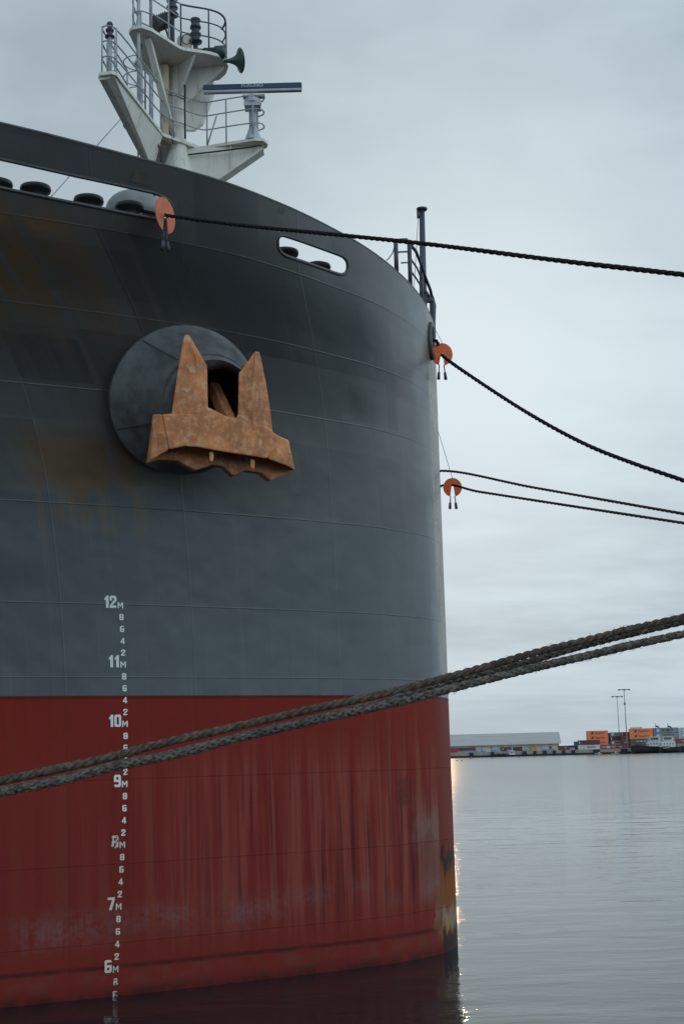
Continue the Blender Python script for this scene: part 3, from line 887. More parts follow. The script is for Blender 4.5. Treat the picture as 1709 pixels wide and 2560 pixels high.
mb = MB(); mb.lathe([(0, 0), (.10, 0), (.10, .03), (.06, .06), (.06, .12), (.085, .13), (.085, .17), (.05, .19), (.055, .27), (.07, .28), (.05, .33), (0, .34)], (-4.5, 26.62, ZL + .93), (0, 0, 1), 14)
mb.build('navigation_light', M['rail_dark'], mast)
# floodlight
mb = MB(); rm = Matrix.Rotation(R(-35), 3, 'Y') @ Matrix.Rotation(R(20), 3, 'Z')
fp = at_y(375 * 1.09, 50 * 1.09, 29.0)
mb.box(fp, (.34, .26, .24), rm)
for k in range(6): mb.box(fp + rm @ Vector((-.14 + k * .055, 0, .14)), (.018, .22, .06), rm)
mb.box(fp + rm @ Vector((-.2, 0, 0)), (.05, .32, .30), rm); mb.tube([fp, fp + Vector((.12, .1, -.4))], .025, 6)
mb.build('floodlight', M['black'], mast, bevel=.01)
# drum, box cover, cable coil
mb = MB(); mb.lathe([(0, .55), (.13, .53), (.17, .46), (.17, 0), (0, 0)], (-3.30, 29.55, ZU + .07), (0, 0, 1), 20); mb.build('equipment_drum', M['mast'], mast)
mb = MB(); mb.tube([Vector((-3.22, 29.33, ZU + .42)) + Vector((.11 * math.cos(t), 0, .12 * math.sin(t))) for t in [2 * math.pi * i / 20 for i in range(20)]], .012, 5, closed=True)
mb.build('cable_coil', M['rail_dark'], mast)
mb = MB(); mb.prism([(-3.32, 29.2, ZU + .08), (-2.86, 29.28, ZU + .08), (-2.9, 29.28, ZU + .17), (-3.22, 29.22, ZU + .13)], (0, .3, 0)); mb.build('wedge_cover', M['orangebox'], mast)
# air horn
ha = at_y(505 * 1.09, 118 * 1.09, 29.45)
hb = at_y(516 * 1.09, 140 * 1.09, 29.2); hd = Vector((.90, .36, .20)).normalized()
mb = MB(); mb.lathe([(0, -.32), (.10, -.32), (.12, -.25), (.12, .0), (.15, .02), (.15, .2), (.09, .26), (0, .26)], ha - Vector((.12, -.05, 0)), (.95, -.25, -.1), 18)
mb.build('horn_driver', M['green'], mast)
mb = MB(); mb.lathe([(.035, 0), (.05, .1), (.08, .2), (.13, .28), (.2, .335), (.28, .37), (.27, .375), (.19, .345), (.1, .27), (.03, .1), (0, .05)], hb, hd, 24)
mb.build('horn_bell', M['green'], mast)
# radar on the forward arm
rb = Vector((-1.79, 29.86, ZL + .07))
mb = MB(); mb.lathe([(.21, 0), (.19, .05), (.10, .30), (.09, .34), (.09, .78), (.16, .82), (0, .82)], rb, (0, 0, 1), 16)
mb.build('radar_pedestal', M['pale'], mast)
mb = MB(); mb.box(rb + Vector((0, 0, .85)), (.36, .34, .10)); mb.lathe([(.20, .90), (.20, .98), (.16, 1.0), (.16, 1.08), (0, 1.08)], rb, (0, 0, 1), 20); mb.box(rb + Vector((.03, 0, 1.085)), (.5, .14, .05))
mb.build('radar_motor', M['pale'], mast)
r0, r1 = at_y(467 * 1.09, 206 * 1.09, 29.86), at_y(692 * 1.09, 200 * 1.09, 29.70)
rd = (r1 - r0).normalized(); rc = (r0 + r1) / 2
Mr = Matrix((rd, Vector((0, 0, 1)).cross(rd).normalized(), Vector((0, 0, 1)))).transposed()
mb = MB(); mb.box(rc + Vector((0, 0, .03)), ((r1 - r0).length, .13, .13), Mr)
bar_o = mb.build('radar_scanner', M['bluebar'], mast, bevel=.012)
mb = MB(); mb.box(rc + Vector((0, .0, -.066)), ((r1 - r0).length - .01, .12, .06), Mr); mb.build('scanner_housing', M['pale'], mast, bevel=.008)


def text_mesh(body, size, name, mat, parent, origin, xdir, ndir, bold=.0, width=None):
    """flat lettering, centred on origin, reading along xdir, facing ndir"""
    cu = bpy.data.curves.new(name, 'FONT'); cu.body = body; cu.size = size; cu.align_x = 'CENTER'; cu.align_y = 'CENTER'; cu.offset = bold; cu.resolution_u = 3
    to = bpy.data.objects.new('tmp', cu); COL.objects.link(to); bpy.context.view_layer.update()
    me = bpy.data.meshes.new_from_object(to.evaluated_get(bpy.context.evaluated_depsgraph_get()))
    bpy.data.objects.remove(to); bpy.data.curves.remove(cu)
    x = Vector(xdir).normalized(); n = Vector(ndir).normalized(); y = n.cross(x)
    k = 1.0
    if width:
        w = max(v.co.x for v in me.vertices) - min(v.co.x for v in me.vertices); k = width / w
    L = Vector(parent['_loc'])
    for v in me.vertices: v.co = Vector(origin) - L + x * v.co.x * k + y * v.co.y
    me.name = name; me.materials.clear(); me.materials.append(mat)
    o = bpy.data.objects.new(name, me); COL.objects.link(o); o.parent = parent
    return o
nr = Vector((0, 0, 1)).cross(rd).normalized() * -1
text_mesh('FURUNO', .105, 'lettering', M['pale'], mast, rc + nr * .072 + Vector((0, 0, .04)), rd, nr, .004, .50)
# cables along the arms and down the mast
mb = MB()
mb.tube([at_y(x * 1.09, y * 1.09, Y) for x, y, Y in ((250, 182, 26.6), (300, 245, 27.8), (340, 300, 28.9), (362, 330, 29.25), (370, 350, 29.3), (370, 385, 29.3))], .02, 6)
mb.tube([at_y(x * 1.09, y * 1.09, Y) for x, y, Y in ((600, 333, 29.66), (570, 338, 29.7), (500, 347, 29.8), (430, 355, 29.88), (418, 362, 29.88), (415, 390, 29.88))], .02, 6)
mb.tube([at_y(x * 1.09, y * 1.09, 29.55) for x, y in ((378, 165), (380, 200), (384, 240), (388, 300), (398, 330))], .014, 6)
mb.tube([at_y(x * 1.09, y * 1.09, 29.6) for x, y in ((424, 195), (424, 250), (425, 318))], .022, 6)
mb.tube([at_y(x * 1.09, y * 1.09, 29.5) for x, y in ((388, 218), (405, 220), (423, 228))], .012, 6)
mb.build('mast_cable', M['black'], mast)
mb = MB(); hp = [at_y(x * 1.09, y * 1.09, Y) for x, y, Y in ((381, 205, 28.9), (392, 290, 27.0), (398, 380, 22.4), (400, 400, 20.85))]
hp += [hull_pt(XS - at_y(402 * 1.09, 480 * 1.09, 21).x, z) + Vector((.02, -.10, 0)) for z in (12.6, 12.2, 11.8, 11.55)]
mb.tube(hp, .004, 5); mb.build('hanging_line', M['rail_dark'], mast)
# stay wires from the mast down to the deck
mb = MB(); mb.tube([at_y(278 * 1.09, 272 * 1.09, 30.5), at_y(110 * 1.09, 460 * 1.09, 24.0)], .012, 5); mb.build('stay_wire', M['rail'], mast)

# ------------------------------------------------------------------ jackstaff and bow railing
mb = MB(); jb, jt = Vector((1.86, 29.0, 12.7)), at_y(967 * 1.09, 483 * 1.09, 29.0)
mb.tube([jb, jt], [.085, .06], 10); mb.lathe([(0, .0), (.10, 0), (.12, .02), (.12, .05), (0, .08)], jt, (0, 0, 1), 14)
mb.tube([jt + Vector((-.09, -.02, -.02)), jt + Vector((-.09, -.02, -.18))], .03, 6)
mb.tube([jt + Vector((-.09, -.02, -.18)), jb + Vector((-.25, -.1, .3))], .006, 4)
mb.box(jb + Vector((0, 0, .35)), (.16, .2, .9))
mb.build('jackstaff', M['rail_dark'], ship)
tops = [(884, 590), (907, 553), (940, 553), (967, 600), (985, 652), (992, 688), (994, 735)]
def brk(px, py, Y): return at_y(px * 1.09, py * 1.09, Y)
mb = MB()
s1b, s1t = brk(909, 622, 26.9), brk(907, 556, 26.9); s2b, s2t = brk(941, 668, 27.6), brk(938, 558, 27.6)
for b, t_ in ((s1b, s1t), (s2b, s2t)): mb.tube([b, t_], .045, 8)
s3b, s3t = brk(966, 705, 28.6), brk(966, 612, 28.6); mb.tube([s3b, s3t], .045, 8)
mb.tube([s1t, brk(915, 549, 26.9), brk(932, 548, 27.4), brk(937, 553, 27.6), s2t], .02, 6)
mb.tube([brk(908, 585, 26.9), brk(914, 578, 27.0), brk(936, 577, 27.6)], .02, 6)
mb.tube([brk(920, 603, 27.0), brk(937, 602, 27.6)], .016, 6)
mb.tube([s2t, brk(953, 576, 27.9), brk(964, 603, 28.3), brk(975, 636, 28.8), brk(986, 664, 29.3), brk(992, 690, 29.5)], .035, 8)
mb.tube([brk(940, 592, 27.6), brk(956, 615, 28.2), brk(966, 640, 28.6)], .02, 6)
mb.tube([brk(940, 620, 27.6), brk(955, 640, 28.2), brk(964, 655, 28.6)], .02, 6)
mb.tube([brk(990, 680, 29.5), brk(992, 700, 29.5), brk(992, 740, 29.5), brk(996, 775, 29.45)], [.04, .075, .06, .03], 8)
mb.tube([s1t, brk(900, 580, 26.8), brk(890, 594, 26.5), brk(886, 597, 26.4)], .012, 5)
mb.tube([brk(975, 668, 28.9), brk(990, 690, 29.4)], .035, 6); mb.box(brk(982, 687, 29.2), (.12, .14, .12))
mb.build('bow_railing', M['rail_dark'], ship)

# ------------------------------------------------------------------ anchor
AP0 = BC + AN * 1.22


def acd(x, y, depth=0.0):
    """as ac, but seen at that place when depth behind the front plane"""
    return at_plane(240 + x * .3444, 780 + y * .3444, AP0 - AN * depth, AN)


def ac(x, y, depth=0.0):
    """point of the anchor's front plane; depth goes back towards the hull"""
    return at_plane(240 + x * .3444, 780 + y * .3444, AP0, AN) - AN * depth


anchor = empty('ship_anchor', ac(900, 900), 'rusty orange stockless anchor hanging at round hull bolster', 'anchor')
def loop_prism(mb, front, dfront, back, dback):
    n = len(front)
    a = [acd(x, y, dfront[i] if isinstance(dfront, list) else dfront) for i, (x, y) in enumerate(front)]
    b = [acd(x, y, dback[i] if isinstance(dback, list) else dback) for i, (x, y) in enumerate(back)]
    mb.add(a + b, [list(range(n))[::-1], list(range(n, 2 * n))] + [(i, (i + 1) % n, n + (i + 1) % n, n + i) for i in range(n)])


mb = MB()
# front wall with bevelled ends
fr = [(480, 742), (545, 738), (700, 735), (812, 690), (848, 708), (895, 732), (950, 760), (1015, 776), (1032, 735), (1150, 800), (1272, 850), (1292, 888), (1330, 905), (1320, 985), (1240, 1065), (1050, 1035), (860, 1005), (740, 982), (640, 975), (530, 1000)]
loop_prism(mb, fr, 0, fr, .14)
loop_prism(mb, [(410, 743), (480, 742), (530, 1000), (460, 1040), (387, 1085)], [.13, .002, .002, .06, .13], [(412, 743), (480, 742), (530, 1000), (460, 1040), (390, 1085)], [.62, .62, .62, .62, .62])
loop_prism(mb, [(1292, 888), (1400, 930), (1410, 1000), (1445, 1150), (1380, 1115), (1240, 1065), (1300, 985)], [.004, .12, .12, .13, .09, .004, .004], [(1292, 888), (1400, 930), (1408, 1000), (1440, 1150), (1380, 1120), (1300, 1100), (1300, 985)], .62)
# back wall, scalloped along the bottom
bk = [(440, 743), (700, 735), (950, 780), (1272, 860), (1400, 935), (1440, 1150), (1270, 1225), (1200, 1165), (1085, 1150), (1000, 1190), (930, 1120), (850, 1110), (725, 1150), (600, 1080), (480, 1070), (390, 1090)]
mb.prism([acd(x, y, .45) for x, y in bk], -AN * .17)
# roof of the hollow
loop_prism(mb, [(480, 760), (1290, 900), (1260, 985), (520, 900)], .13, [(480, 760), (1290, 900), (1260, 985), (520, 900)], .46)
# lugs
for lx, ly in ((838, 1010), (1135, 1065)):
    loop_prism(mb, [(lx - 18, ly), (lx + 18, ly + 5), (lx + 14, ly + 78), (lx - 14, ly + 75)], .10, [(lx - 18, ly), (lx + 18, ly + 5), (lx + 14, ly + 78), (lx - 14, ly + 75)], .16)
mb.build('crown', M['rust'], anchor, bevel=.03)


def fluke(left, right, ridge):
    mb = MB()
    # two front facets meeting in a raised ridge, flat back
    rg = [acd(x, y, -.055) for x, y in ridge]; rg[0] = acd(*ridge[0], .03); rg[-1] = acd(*ridge[-1], -.008)
    lf = [acd(x, y, .045) for x, y in left]; rt = [acd(x, y, .045) for x, y in right]
    lb = [acd(x, y, .10 + .22 * i / (len(left) - 1)) for i, (x, y) in enumerate(left)]
    rb_ = [acd(x, y, .10 + .22 * i / (len(right) - 1)) for i, (x, y) in enumerate(right)]
    n1, n2, n3 = len(lf), len(rt), len(rg)
    V = lf + rt + rg + lb + rb_; o1, o2, o3, o4 = n1, n1 + n2, n1 + n2 + n3, n1 + n2 + n3 + n1
    F = [list(range(n1)) + [o2 + i for i in range(n3 - 1, -1, -1)], [o1 + i for i in range(n2 - 1, -1, -1)] + [o2 + i for i in range(n3)]]
    F += [(i, i + 1, o3 + i + 1, o3 + i) for i in range(n1 - 1)] + [(o1 + i + 1, o1 + i, o4 + i, o4 + i + 1) for i in range(n2 - 1)]
    F += [[o3 + i for i in range(n1)] + [o4 + i for i in range(n2 - 1, -1, -1)]]
    F += [(0, o3, o4, o1, o2)]
    F += [(n1 - 1, o2 + n3 - 1, o1 + n2 - 1, o4 + n2 - 1, o3 + n1 - 1)]
    mb.add(V, F); return mb.build('fluke', M['rust'], anchor, bevel=.028)


fluke([(638, 168), (612, 320), (590, 450), (568, 600), (548, 745)], [(675, 165), (740, 275), (806, 390), (812, 640), (815, 720)], [(656, 162), (715, 320), (735, 480), (740, 745)])
fluke([(1152, 288), (1090, 375), (1036, 445), (1032, 620), (1030, 760)], [(1186, 290), (1212, 410), (1236, 530), (1262, 700), (1282, 880)], [(1168, 284), (1150, 420), (1135, 560), (1150, 860)])
mb = MB(); mb.bar(acd(975, 815, .25), acd(850, 545, 1.0), .17, .22, AN)
mb.build('shank', M['rust'], anchor, bevel=.03)

# ------------------------------------------------------------------ ropes
def smooth_path(ctrl, step):
    pts = [Vector(p) for p in ctrl]; out = []
    P = [pts[0] * 2 - pts[1]] + pts + [pts[-1] * 2 - pts[-2]]
    dense = []
    for i in range(1, len(P) - 2):
        for k in range(60):
            t = k / 60; a, b, c, d = P[i - 1], P[i], P[i + 1], P[i + 2]
            dense.append(.5 * (2 * b + (c - a) * t + (2 * a - 5 * b + 4 * c - d) * t * t + (3 * b - 3 * c + d - a) * t ** 3))
    dense.append(pts[-1])
    out = [dense[0]]; acc = 0
    for i in range(1, len(dense)):
        seg = dense[i] - dense[i - 1]; L = seg.length; s = 0
        while acc + (L - s) >= step:
            s += step - acc; acc = 0; out.append(dense[i - 1] + seg * (s / L))
        acc += L - s
    return out


def rope(name, ctrl, r, mat, kind='laid', pitch=.30, step=.02, hairs=0, label=None, group=None, n=6, fray=0.0):
    path = smooth_path(ctrl, step); mb = MB(); rnd = random.Random(len(path))
    fr_ = []
    for i, p in enumerate(path):
        t = (path[min(i + 1, len(path) - 1)] - path[max(i - 1, 0)]).normalized()
        x = t.cross(Vector((0, 0, 1))).normalized(); fr_.append((x, x.cross(t)))
    jit = [1.0]
    for _ in path: jit.append(jit[-1] * .985 + .015 + rnd.uniform(-.013, .013))
    if kind == 'laid':
        strands = [(2 * math.pi * k / 3, 1, .50, .54) for k in range(3)]
    else:
        strands = [(2 * math.pi * k / 4, s, .60, .40) for s in (1, -1) for k in range(4)]
    for ph, sg, ro, rs in strands:
        pts = []; rad = []
        for i, p in enumerate(path):
            a = ph + sg * (2 * math.pi * i * step / pitch + .55 * math.sin(i * step * 1.7) + .35 * math.sin(i * step * 4.1 + 1))
            o_ = ro * r
            if kind != 'laid': o_ = r * (ro + .10 * math.cos(2 * (a if sg > 0 else -a) + (0 if sg > 0 else math.pi) + 4 * math.pi * i * step / pitch))
            x, y = fr_[i]; pts.append(p + (x * math.cos(a) + y * math.sin(a)) * o_); rad.append(r * rs * jit[i] * (1 + fray * rnd.uniform(-1, 1)))
        mb.tube(pts, rad, n)
    for _ in range(hairs):
        i = rnd.randrange(2, len(path) - 2); a = rnd.uniform(0, 2 * math.pi); x, y = fr_[i]
        d = x * math.cos(a) + y * math.sin(a); t = (path[i + 1] - path[i - 1]).normalized()
        q = path[i] + d * r * .9; e = q + d * r * rnd.uniform(.25, .8) + t * rnd.uniform(-1, 1) * r * 1.4
        mb.tube([q, (q + e) / 2 + d * r * .1, e], [.0016, .0013, .0008], 3, caps=False)
    o = mb.build(name, mat, None, path[0], fix=False)
    return tag(o, label, 'rope', group)


def px_path(pts, y0, y1, before=None, after=0.0):
    """photo points, distance running evenly from y0 to y1"""
    x0, x1 = pts[0][0], pts[-1][0]
    w = [at_y(x, y, 1 / ((1 / y0) + (1 / y1 - 1 / y0) * (x - x0) / (x1 - x0))) for x, y in pts]
    if before: w = before + w
    if after: w.append(w[-1] + (w[-1] - w[-2]).normalized() * after)
    return w


brown_px = [(-20, 1957), (107, 1930), (250, 1899), (400, 1860), (560, 1823), (778, 1773), (957, 1734), (1152, 1684), (1327, 1634), (1459, 1601), (1591, 1568), (1730, 1537)]
grey2_px = [(-20, 1981), (143, 1949), (286, 1913), (428, 1884), (600, 1840), (778, 1798), (957, 1756), (1020, 1739), (1152, 1698), (1327, 1652), (1459, 1614), (1591, 1581), (1730, 1549)]
grey3_px = [(-20, 1986), (143, 1953), (286, 1917), (428, 1888), (600, 1844), (778, 1803), (957, 1763), (1020, 1750), (1152, 1715), (1327, 1671), (1459, 1641), (1591, 1610), (1730, 1580)]
def ends(w, L0, L1):
    a = w[0] + (w[0] - w[1]).normalized() * L0; b = w[-1] + (w[-1] - w[-2]).normalized() * L1
    return [a] + w + [b]
G3 = 'thick mooring lines crossing in front of the bow'
rope('mooring_rope', ends(px_path(brown_px, 10.2, 12.2), 6, 8), .031, M['rope_brown'], 'laid', .26, .014, 900, 'brown twisted mooring rope, upper line crossing low in front of bow', G3, 8, .03)
rope('mooring_rope', ends(px_path(grey2_px, 10.5, 12.35), 6, 8), .030, M['rope_grey'], 'plait', .30, .016, 900, 'grey mooring rope running just below the brown rope at right', G3, 6, .05)
rope('mooring_rope', ends(px_path(grey3_px, 10.2, 12.0), 6, 8), .034, M['rope_grey'], 'plait', .32, .016, 1100, 'thick grey plaited rope, lowest of the lines crossing low in front of bow', G3, 6, .05)
# hanging thread on the lowest rope
# black line out of the long opening
disc1 = at_y(379 * 1.09, 494 * 1.09, 21.0)
rope('mooring_rope', [at_y(285 * 1.09, 478 * 1.09, 21.75), at_y(335 * 1.09, 486 * 1.09, 21.5), disc1] + px_path([(600, 563), (872, 590), (1090, 613), (1400, 652), (1709, 687)], 20.0, 14.6, after=9), .031, M['rope_black'], 'laid', .34, .03, 0, 'black mooring rope from the long deck opening across the upper bow', None, 6)
# line from the stem chock
l2 = [(1104, 888), (1211, 964), (1339, 1045), (1467, 1113), (1594, 1163), (1709, 1202)]
rope('mooring_rope', [cp - cn * .3, cp + cn * .12] + px_path(l2, 28.2, 22.0, after=9), .040, M['rope_navy'], 'laid', .40, .04, 0, 'dark sagging mooring rope from the chock at the stem', None, 6)
# two lines from the far bow
st3 = hull_pt(1.0, 9.9, 1); st4 = hull_pt(.95, 9.35, 1)
rope('mooring_rope', [st3 + Vector((-.3, -.3, .03)), st3 + Vector((.2, .05, -.02))] + px_path([(1098, 1177.5), (1339, 1220), (1709, 1285)], 31.6, 25.5, after=9), .030, M['rope_purple'], 'laid', .36, .04, 0, 'thin purplish mooring rope, upper of two from the far bow', 'thin lines from the far side of the bow', 6)
rope('mooring_rope', [st4 + Vector((-.3, -.3, .03)), st4 + Vector((.2, .05, -.02))] + px_path([(1102, 1215), (1200, 1230), (1400, 1261), (1709, 1308)], 31.6, 25.5, after=9), .030, M['rope_purple'], 'laid', .36, .04, 0, 'thin purplish mooring rope through the lowest orange disc', 'thin lines from the far side of the bow', 6)


# ------------------------------------------------------------------ rat guards
def rat_guard(c, nrm, rad, mat, label, drop, slot_dir=(0, 0, -1), tether=None, spread=.22):
    c = Vector(c); nrm = Vector(nrm).normalized()
    up = Vector((0, 0, 1)); up = (up - nrm * up.dot(nrm)).normalized(); rt = up.cross(nrm)
    e = empty('rat_guard', c, label, 'rat guard', 'orange rat guards on the mooring ropes')
    hw = .045 * rad / .28; a0 = math.asin(hw / rad) * 1.7
    pts = []
    for i in range(41):
        t = -math.pi / 2 + a0 + (2 * math.pi - 2 * a0) * i / 40
        pts.append(c + rt * rad * math.cos(t) + up * rad * math.sin(t))
    inner = [c + rt * hw * .9 * math.cos(t) + up * hw * .9 * math.sin(t) for t in [math.pi + R(30) - i * R(240) / 8 for i in range(9)]]
    loop = pts + [c - rt * hw * .95 - up * hw * 1.1] + inner + [c + rt * hw * .95 - up * hw * 1.1]
    mb = MB(); mb.prism([p + nrm * .008 for p in loop], -nrm * .016); mb.build('disc', mat, e)
    for s in (-1, 1):
        p0 = c + rt * s * spread * rad - up * rad * .93
        q = [p0, p0 + Vector((s * .01, 0, -drop * .5)), p0 + Vector((s * .015, 0, -drop))]
        mb = MB(); mb.tube(q, .012, 6)
        for k in range(4): mb.lathe([(0, -.018), (.018, 0), (0, .018)], q[0].lerp(q[2], (k + .5) / 4), (0, 0, 1), 6)
        mb.tube([q[2], q[2] + Vector((s * .012, 0, -drop * .95))], [.028, .034], 8)
        mb.build('hanging_weight', M['rail_dark'], e)
    if tether:
        mb = MB(); mb.tube([c + up * rad * .97, Vector(tether)], .006, 4); mb.build('tether', M['rail_dark'], e)
    return e


rat_guard(disc1, Vector((.91, -.41, 0.0)), .29, M['ratguard_old'], 'faded salmon rat guard disc on black rope beside the mast foot', .16, spread=.12)
d2 = at_y(1013 * 1.09, 813 * 1.09, 28.2)
rat_guard(d2, Vector((.30, -.9, -.20)), .235, M['ratguard'], 'bright orange rat guard on the sagging rope at the stem', .16, tether=brk(992, 745, 29.0))
d3 = at_y(1037 * 1.09, 1118 * 1.09, 31.3)
rat_guard(d3, Vector((.10, -.97, -.12)), .215, M['ratguard'], 'bright orange rat guard on lower thin rope past the stem', .15, tether=brk(1003, 985, 30.6))

# ------------------------------------------------------------------ far shore
YQ = 712.0
def qx(px, py=1885): return at_y(px, py, YQ).x
def fz_(px, py, Y): return at_y(px, py, Y).z
M['quay'] = paint('weathered_quay_concrete', (.36, .31, .26), .9, .15, (.16, .13, .11), .6, .6, streak=True)
M['wet'] = paint('wet_dark_concrete', (.045, .048, .050), .8, .2)
M['fender'] = paint('dark_blue_rubber', (.022, .035, .065), .8, .3)
M['apron'] = paint('quay_apron', (.22, .21, .20), .9, .15)
quay = MB()
quay.box((300, YQ + 400, .45), (1500, 800, 2.9 - .9 + .0)); quay.box((300, YQ + 400.2, 2.0 + .02), (1499, 800, .96))
tag(MB().box((200, YQ + 400, 1.72), (1600, 800, 1.56)).build('far_quay', M['quay'], None, (200, YQ, .9)), kind='structure')
tag(MB().box((200, YQ + 400.3, -.05), (1600, 800, 1.98)).build('quay_foot', M['wet'], None, (200, YQ, 0)), kind='structure')

C6 = lambda x, y: (1100 + x * .2041, 1780 + y * .2041)
C5 = lambda x, y: (1400 + x * .1971, 1700 + y * .1971)
# fenders
def tyre_fender(x0, x1, lab):
    mb = MB(); w = x1 - x0
    mb.box(((x0 + x1) / 2, YQ - .3, 1.25), (w, .56, 2.42))
    for k in range(3): mb.box(((x0 + x1) / 2, YQ - .62, .5 + k * .75), (w * .9, .1, .22))
    o = mb.build('quay_fender', M['fender'], None, ((x0 + x1) / 2, YQ - .3, 0), bevel=.08)
    return tag(o, lab, 'fender', 'dark fenders along the far quay wall')
fl = [(355, 405, 'a dark fender on far quay wall, nearest to the ship'), (615, 660, 'dark fender beside the white workboat, on its left side'), (1005, 1055, 'dark fender just right of the white workboat'),
      (1140, 1175, 'dark quay fender left of the third ochre buttress'), (1255, 1300, 'dark quay fender right of the third ochre buttress'), (1375, 1415, 'dark quay fender under the warehouse right end'), (1490, 1530, 'dark quay fender under the dark red container past the warehouse')]
for a, b, l in fl: tyre_fender(qx(C6(a, 0)[0]), qx(C6(b, 0)[0]), l)
for a, b, l in ((140, 185, 'dark quay fender left of the white refrigerated container'), (415, 500, 'wide dark fender under the white refrigerated container, right end'), (765, 850, 'wide dark fender left of the tugs')):
    tyre_fender(qx(C5(a, 0)[0]), qx(C5(b, 0)[0]), l)

# warehouse
YW = 775.0
def W6(x, y, Y=YW): return at_y(*C6(x, y), Y)
wh = empty('warehouse', (W6(1100, 500).x, YW, 2.5), 'long white warehouse with grey sheet roof on the far quay', 'warehouse')
xl, xr = W6(120, 300).x - 130, W6(1452, 380).x
xe, xg = W6(1468, 365).x, W6(1451, 240, YW + 22).x
ze, zr = W6(900, 380).z, W6(900, 258, YW + 22).z
M['wwall'] = paint('white_warehouse_wall', (.62, .63, .62), .7, .06, (.40, .37, .33), .4, .2, streak=True)
def roof_mat():
    m, g, p = material('grey_corrugated_roof'); oc = g.node('ShaderNodeTexCoord').outputs['Object']
    x, y, z = g.sep(oc)
    n = g.noise(g.scale(oc, (.05, .3, .3)), 1.0, 5, .6)
    c = g.mix(g.step(n, .3, .7), (.42, .41, .395), (.50, .49, .47))
    rib = g.m('SINE', g.m('MULTIPLY', x, 4.2)); c = g.mix(g.step(rib, .5, 1, 0, .25), c, (.18, .18, .18))
    c = g.mix(g.m('MULTIPLY', g.band(y, 9.5, .2, .3), .5), c, (.34, .34, .32))
    g.l.new(c, p.inputs['Base Color']); p.inputs['Roughness'].default_value = .7; return m
mb = MB(); mb.add([(xl, YW, 2.5), (xr, YW, 2.5), (xr, YW + 44, 2.5), (xl, YW + 44, 2.5), (xl, YW, ze), (xr, YW, ze), (xr, YW + 44, ze), (xl, YW + 44, ze), (xr, YW + 22, zr - .3), (xl, YW + 22, zr - .3)],
                  [(0, 1, 5, 4), (1, 2, 6, 8, 5), (2, 3, 7, 6), (3, 0, 4, 9, 7)]); mb.build('wall', M['wwall'], wh)
mb = MB(); ov = 2.6; sl_ = (zr - ze) / 22
for s, y0 in ((1, YW - ov), (-1, YW + 44 + ov)):
    e_z = ze - sl_ * ov
    mb.add([(xl, y0, e_z), (xe, y0, e_z), (xg, YW + 22, zr), (xl, YW + 22, zr), (xl, y0, e_z - .3), (xe, y0, e_z - .3), (xg, YW + 22, zr - .3), (xl, YW + 22, zr - .3)],
           [(0, 1, 2, 3), (7, 6, 5, 4), (0, 4, 5, 1), (1, 5, 6, 2), (3, 7, 4, 0)])
mb.build('roof', roof_mat(), wh)
M['ochre'] = paint('ochre_paint', (.52, .30, .08), .7, .15, (.3, .16, .06), .4, 1)
for (xa, xb, yt, yb) in ((380, 470, 393, 462), (735, 800, 388, 432), (1095, 1200, 380, 468)):
    a_, b_ = W6(xa, yt, YW - .5), W6(xb, yb, YW - .5)
    MB().prism([(a_.x, YW - 1.2, a_.z), (b_.x, YW - 1.2, 2.5), (a_.x, YW - 1.2, 2.5)], (0, .9, 0)).build('buttress', M['ochre'], wh)
M['door'] = paint('pale_door_line', (.42, .40, .38), .7, .1)
for x in (150, 270, 505, 625, 860, 985, 1230, 1340, 1440):
    MB().box((W6(x, 400).x, YW - .2, (2.5 + ze) / 2), (.32, .3, ze - 2.5)).build('downpipe', M['ochre'] if x in (625, 985, 1340, 1440) else M['door'], wh)
for x in (130, 180, 240, 293, 530, 590, 885, 950):
    MB().box((W6(x, 395).x, YW - .35, ze - .45), (2.4, .5, .5)).build('vent_louvre', M['wet'], wh)


# containers
def cmat(name, col):
    m, g, p = material(name); oc = g.node('ShaderNodeTexCoord').outputs['Object']; x, y, z = g.sep(oc)
    n = g.noise(g.scale(oc, (.4, .4, .25)), 1.0, 5, .65)
    c = g.mix(g.step(n, .3, .7), tuple(k * .82 for k in col), tuple(k * 1.1 for k in col))
    r = g.step(g.noise(g.scale(oc, (1.2, 1.2, .5)), 1.0, 5, .7), .60, .75)
    c = g.mix(g.m('MULTIPLY', r, .35), c, (.13, .06, .035))
    g.l.new(c, p.inputs['Base Color']); p.inputs['Roughness'].default_value = .6
    w = g.m('SINE', g.m('MULTIPLY', x, 22.0))
    b = g.node('ShaderNodeBump', {'Strength': .5, 'Distance': .05, 'Height': w}); g.l.new(b.outputs[0], p.inputs['Normal'])
    return m
CM = {k: cmat('container_paint_' + k, v) for k, v in dict(orange=(.88, .23, .075), maroon=(.125, .035, .040), red=(.33, .035, .045), grey=(.26, .275, .29), white=(.60, .60, .57), green=(.045, .115, .07), blue=(.06, .13, .27), rusty=(.30, .09, .045), navy=(.055, .07, .16), darkred=(.19, .035, .04), pale=(.55, .62, .62)).items()}
CM['frame'] = paint('container_frame_steel', (.10, .08, .08), .7, .2)
LET = {'navy': paint('navy_lettering', (.02, .03, .10), .6, .05), 'white': paint('white_lettering', (.70, .71, .70), .6, .05), 'dark': paint('dark_lettering', (.03, .03, .035), .6, .05), 'sky': paint('sky_blue_lettering', (.20, .48, .58), .6, .05)}


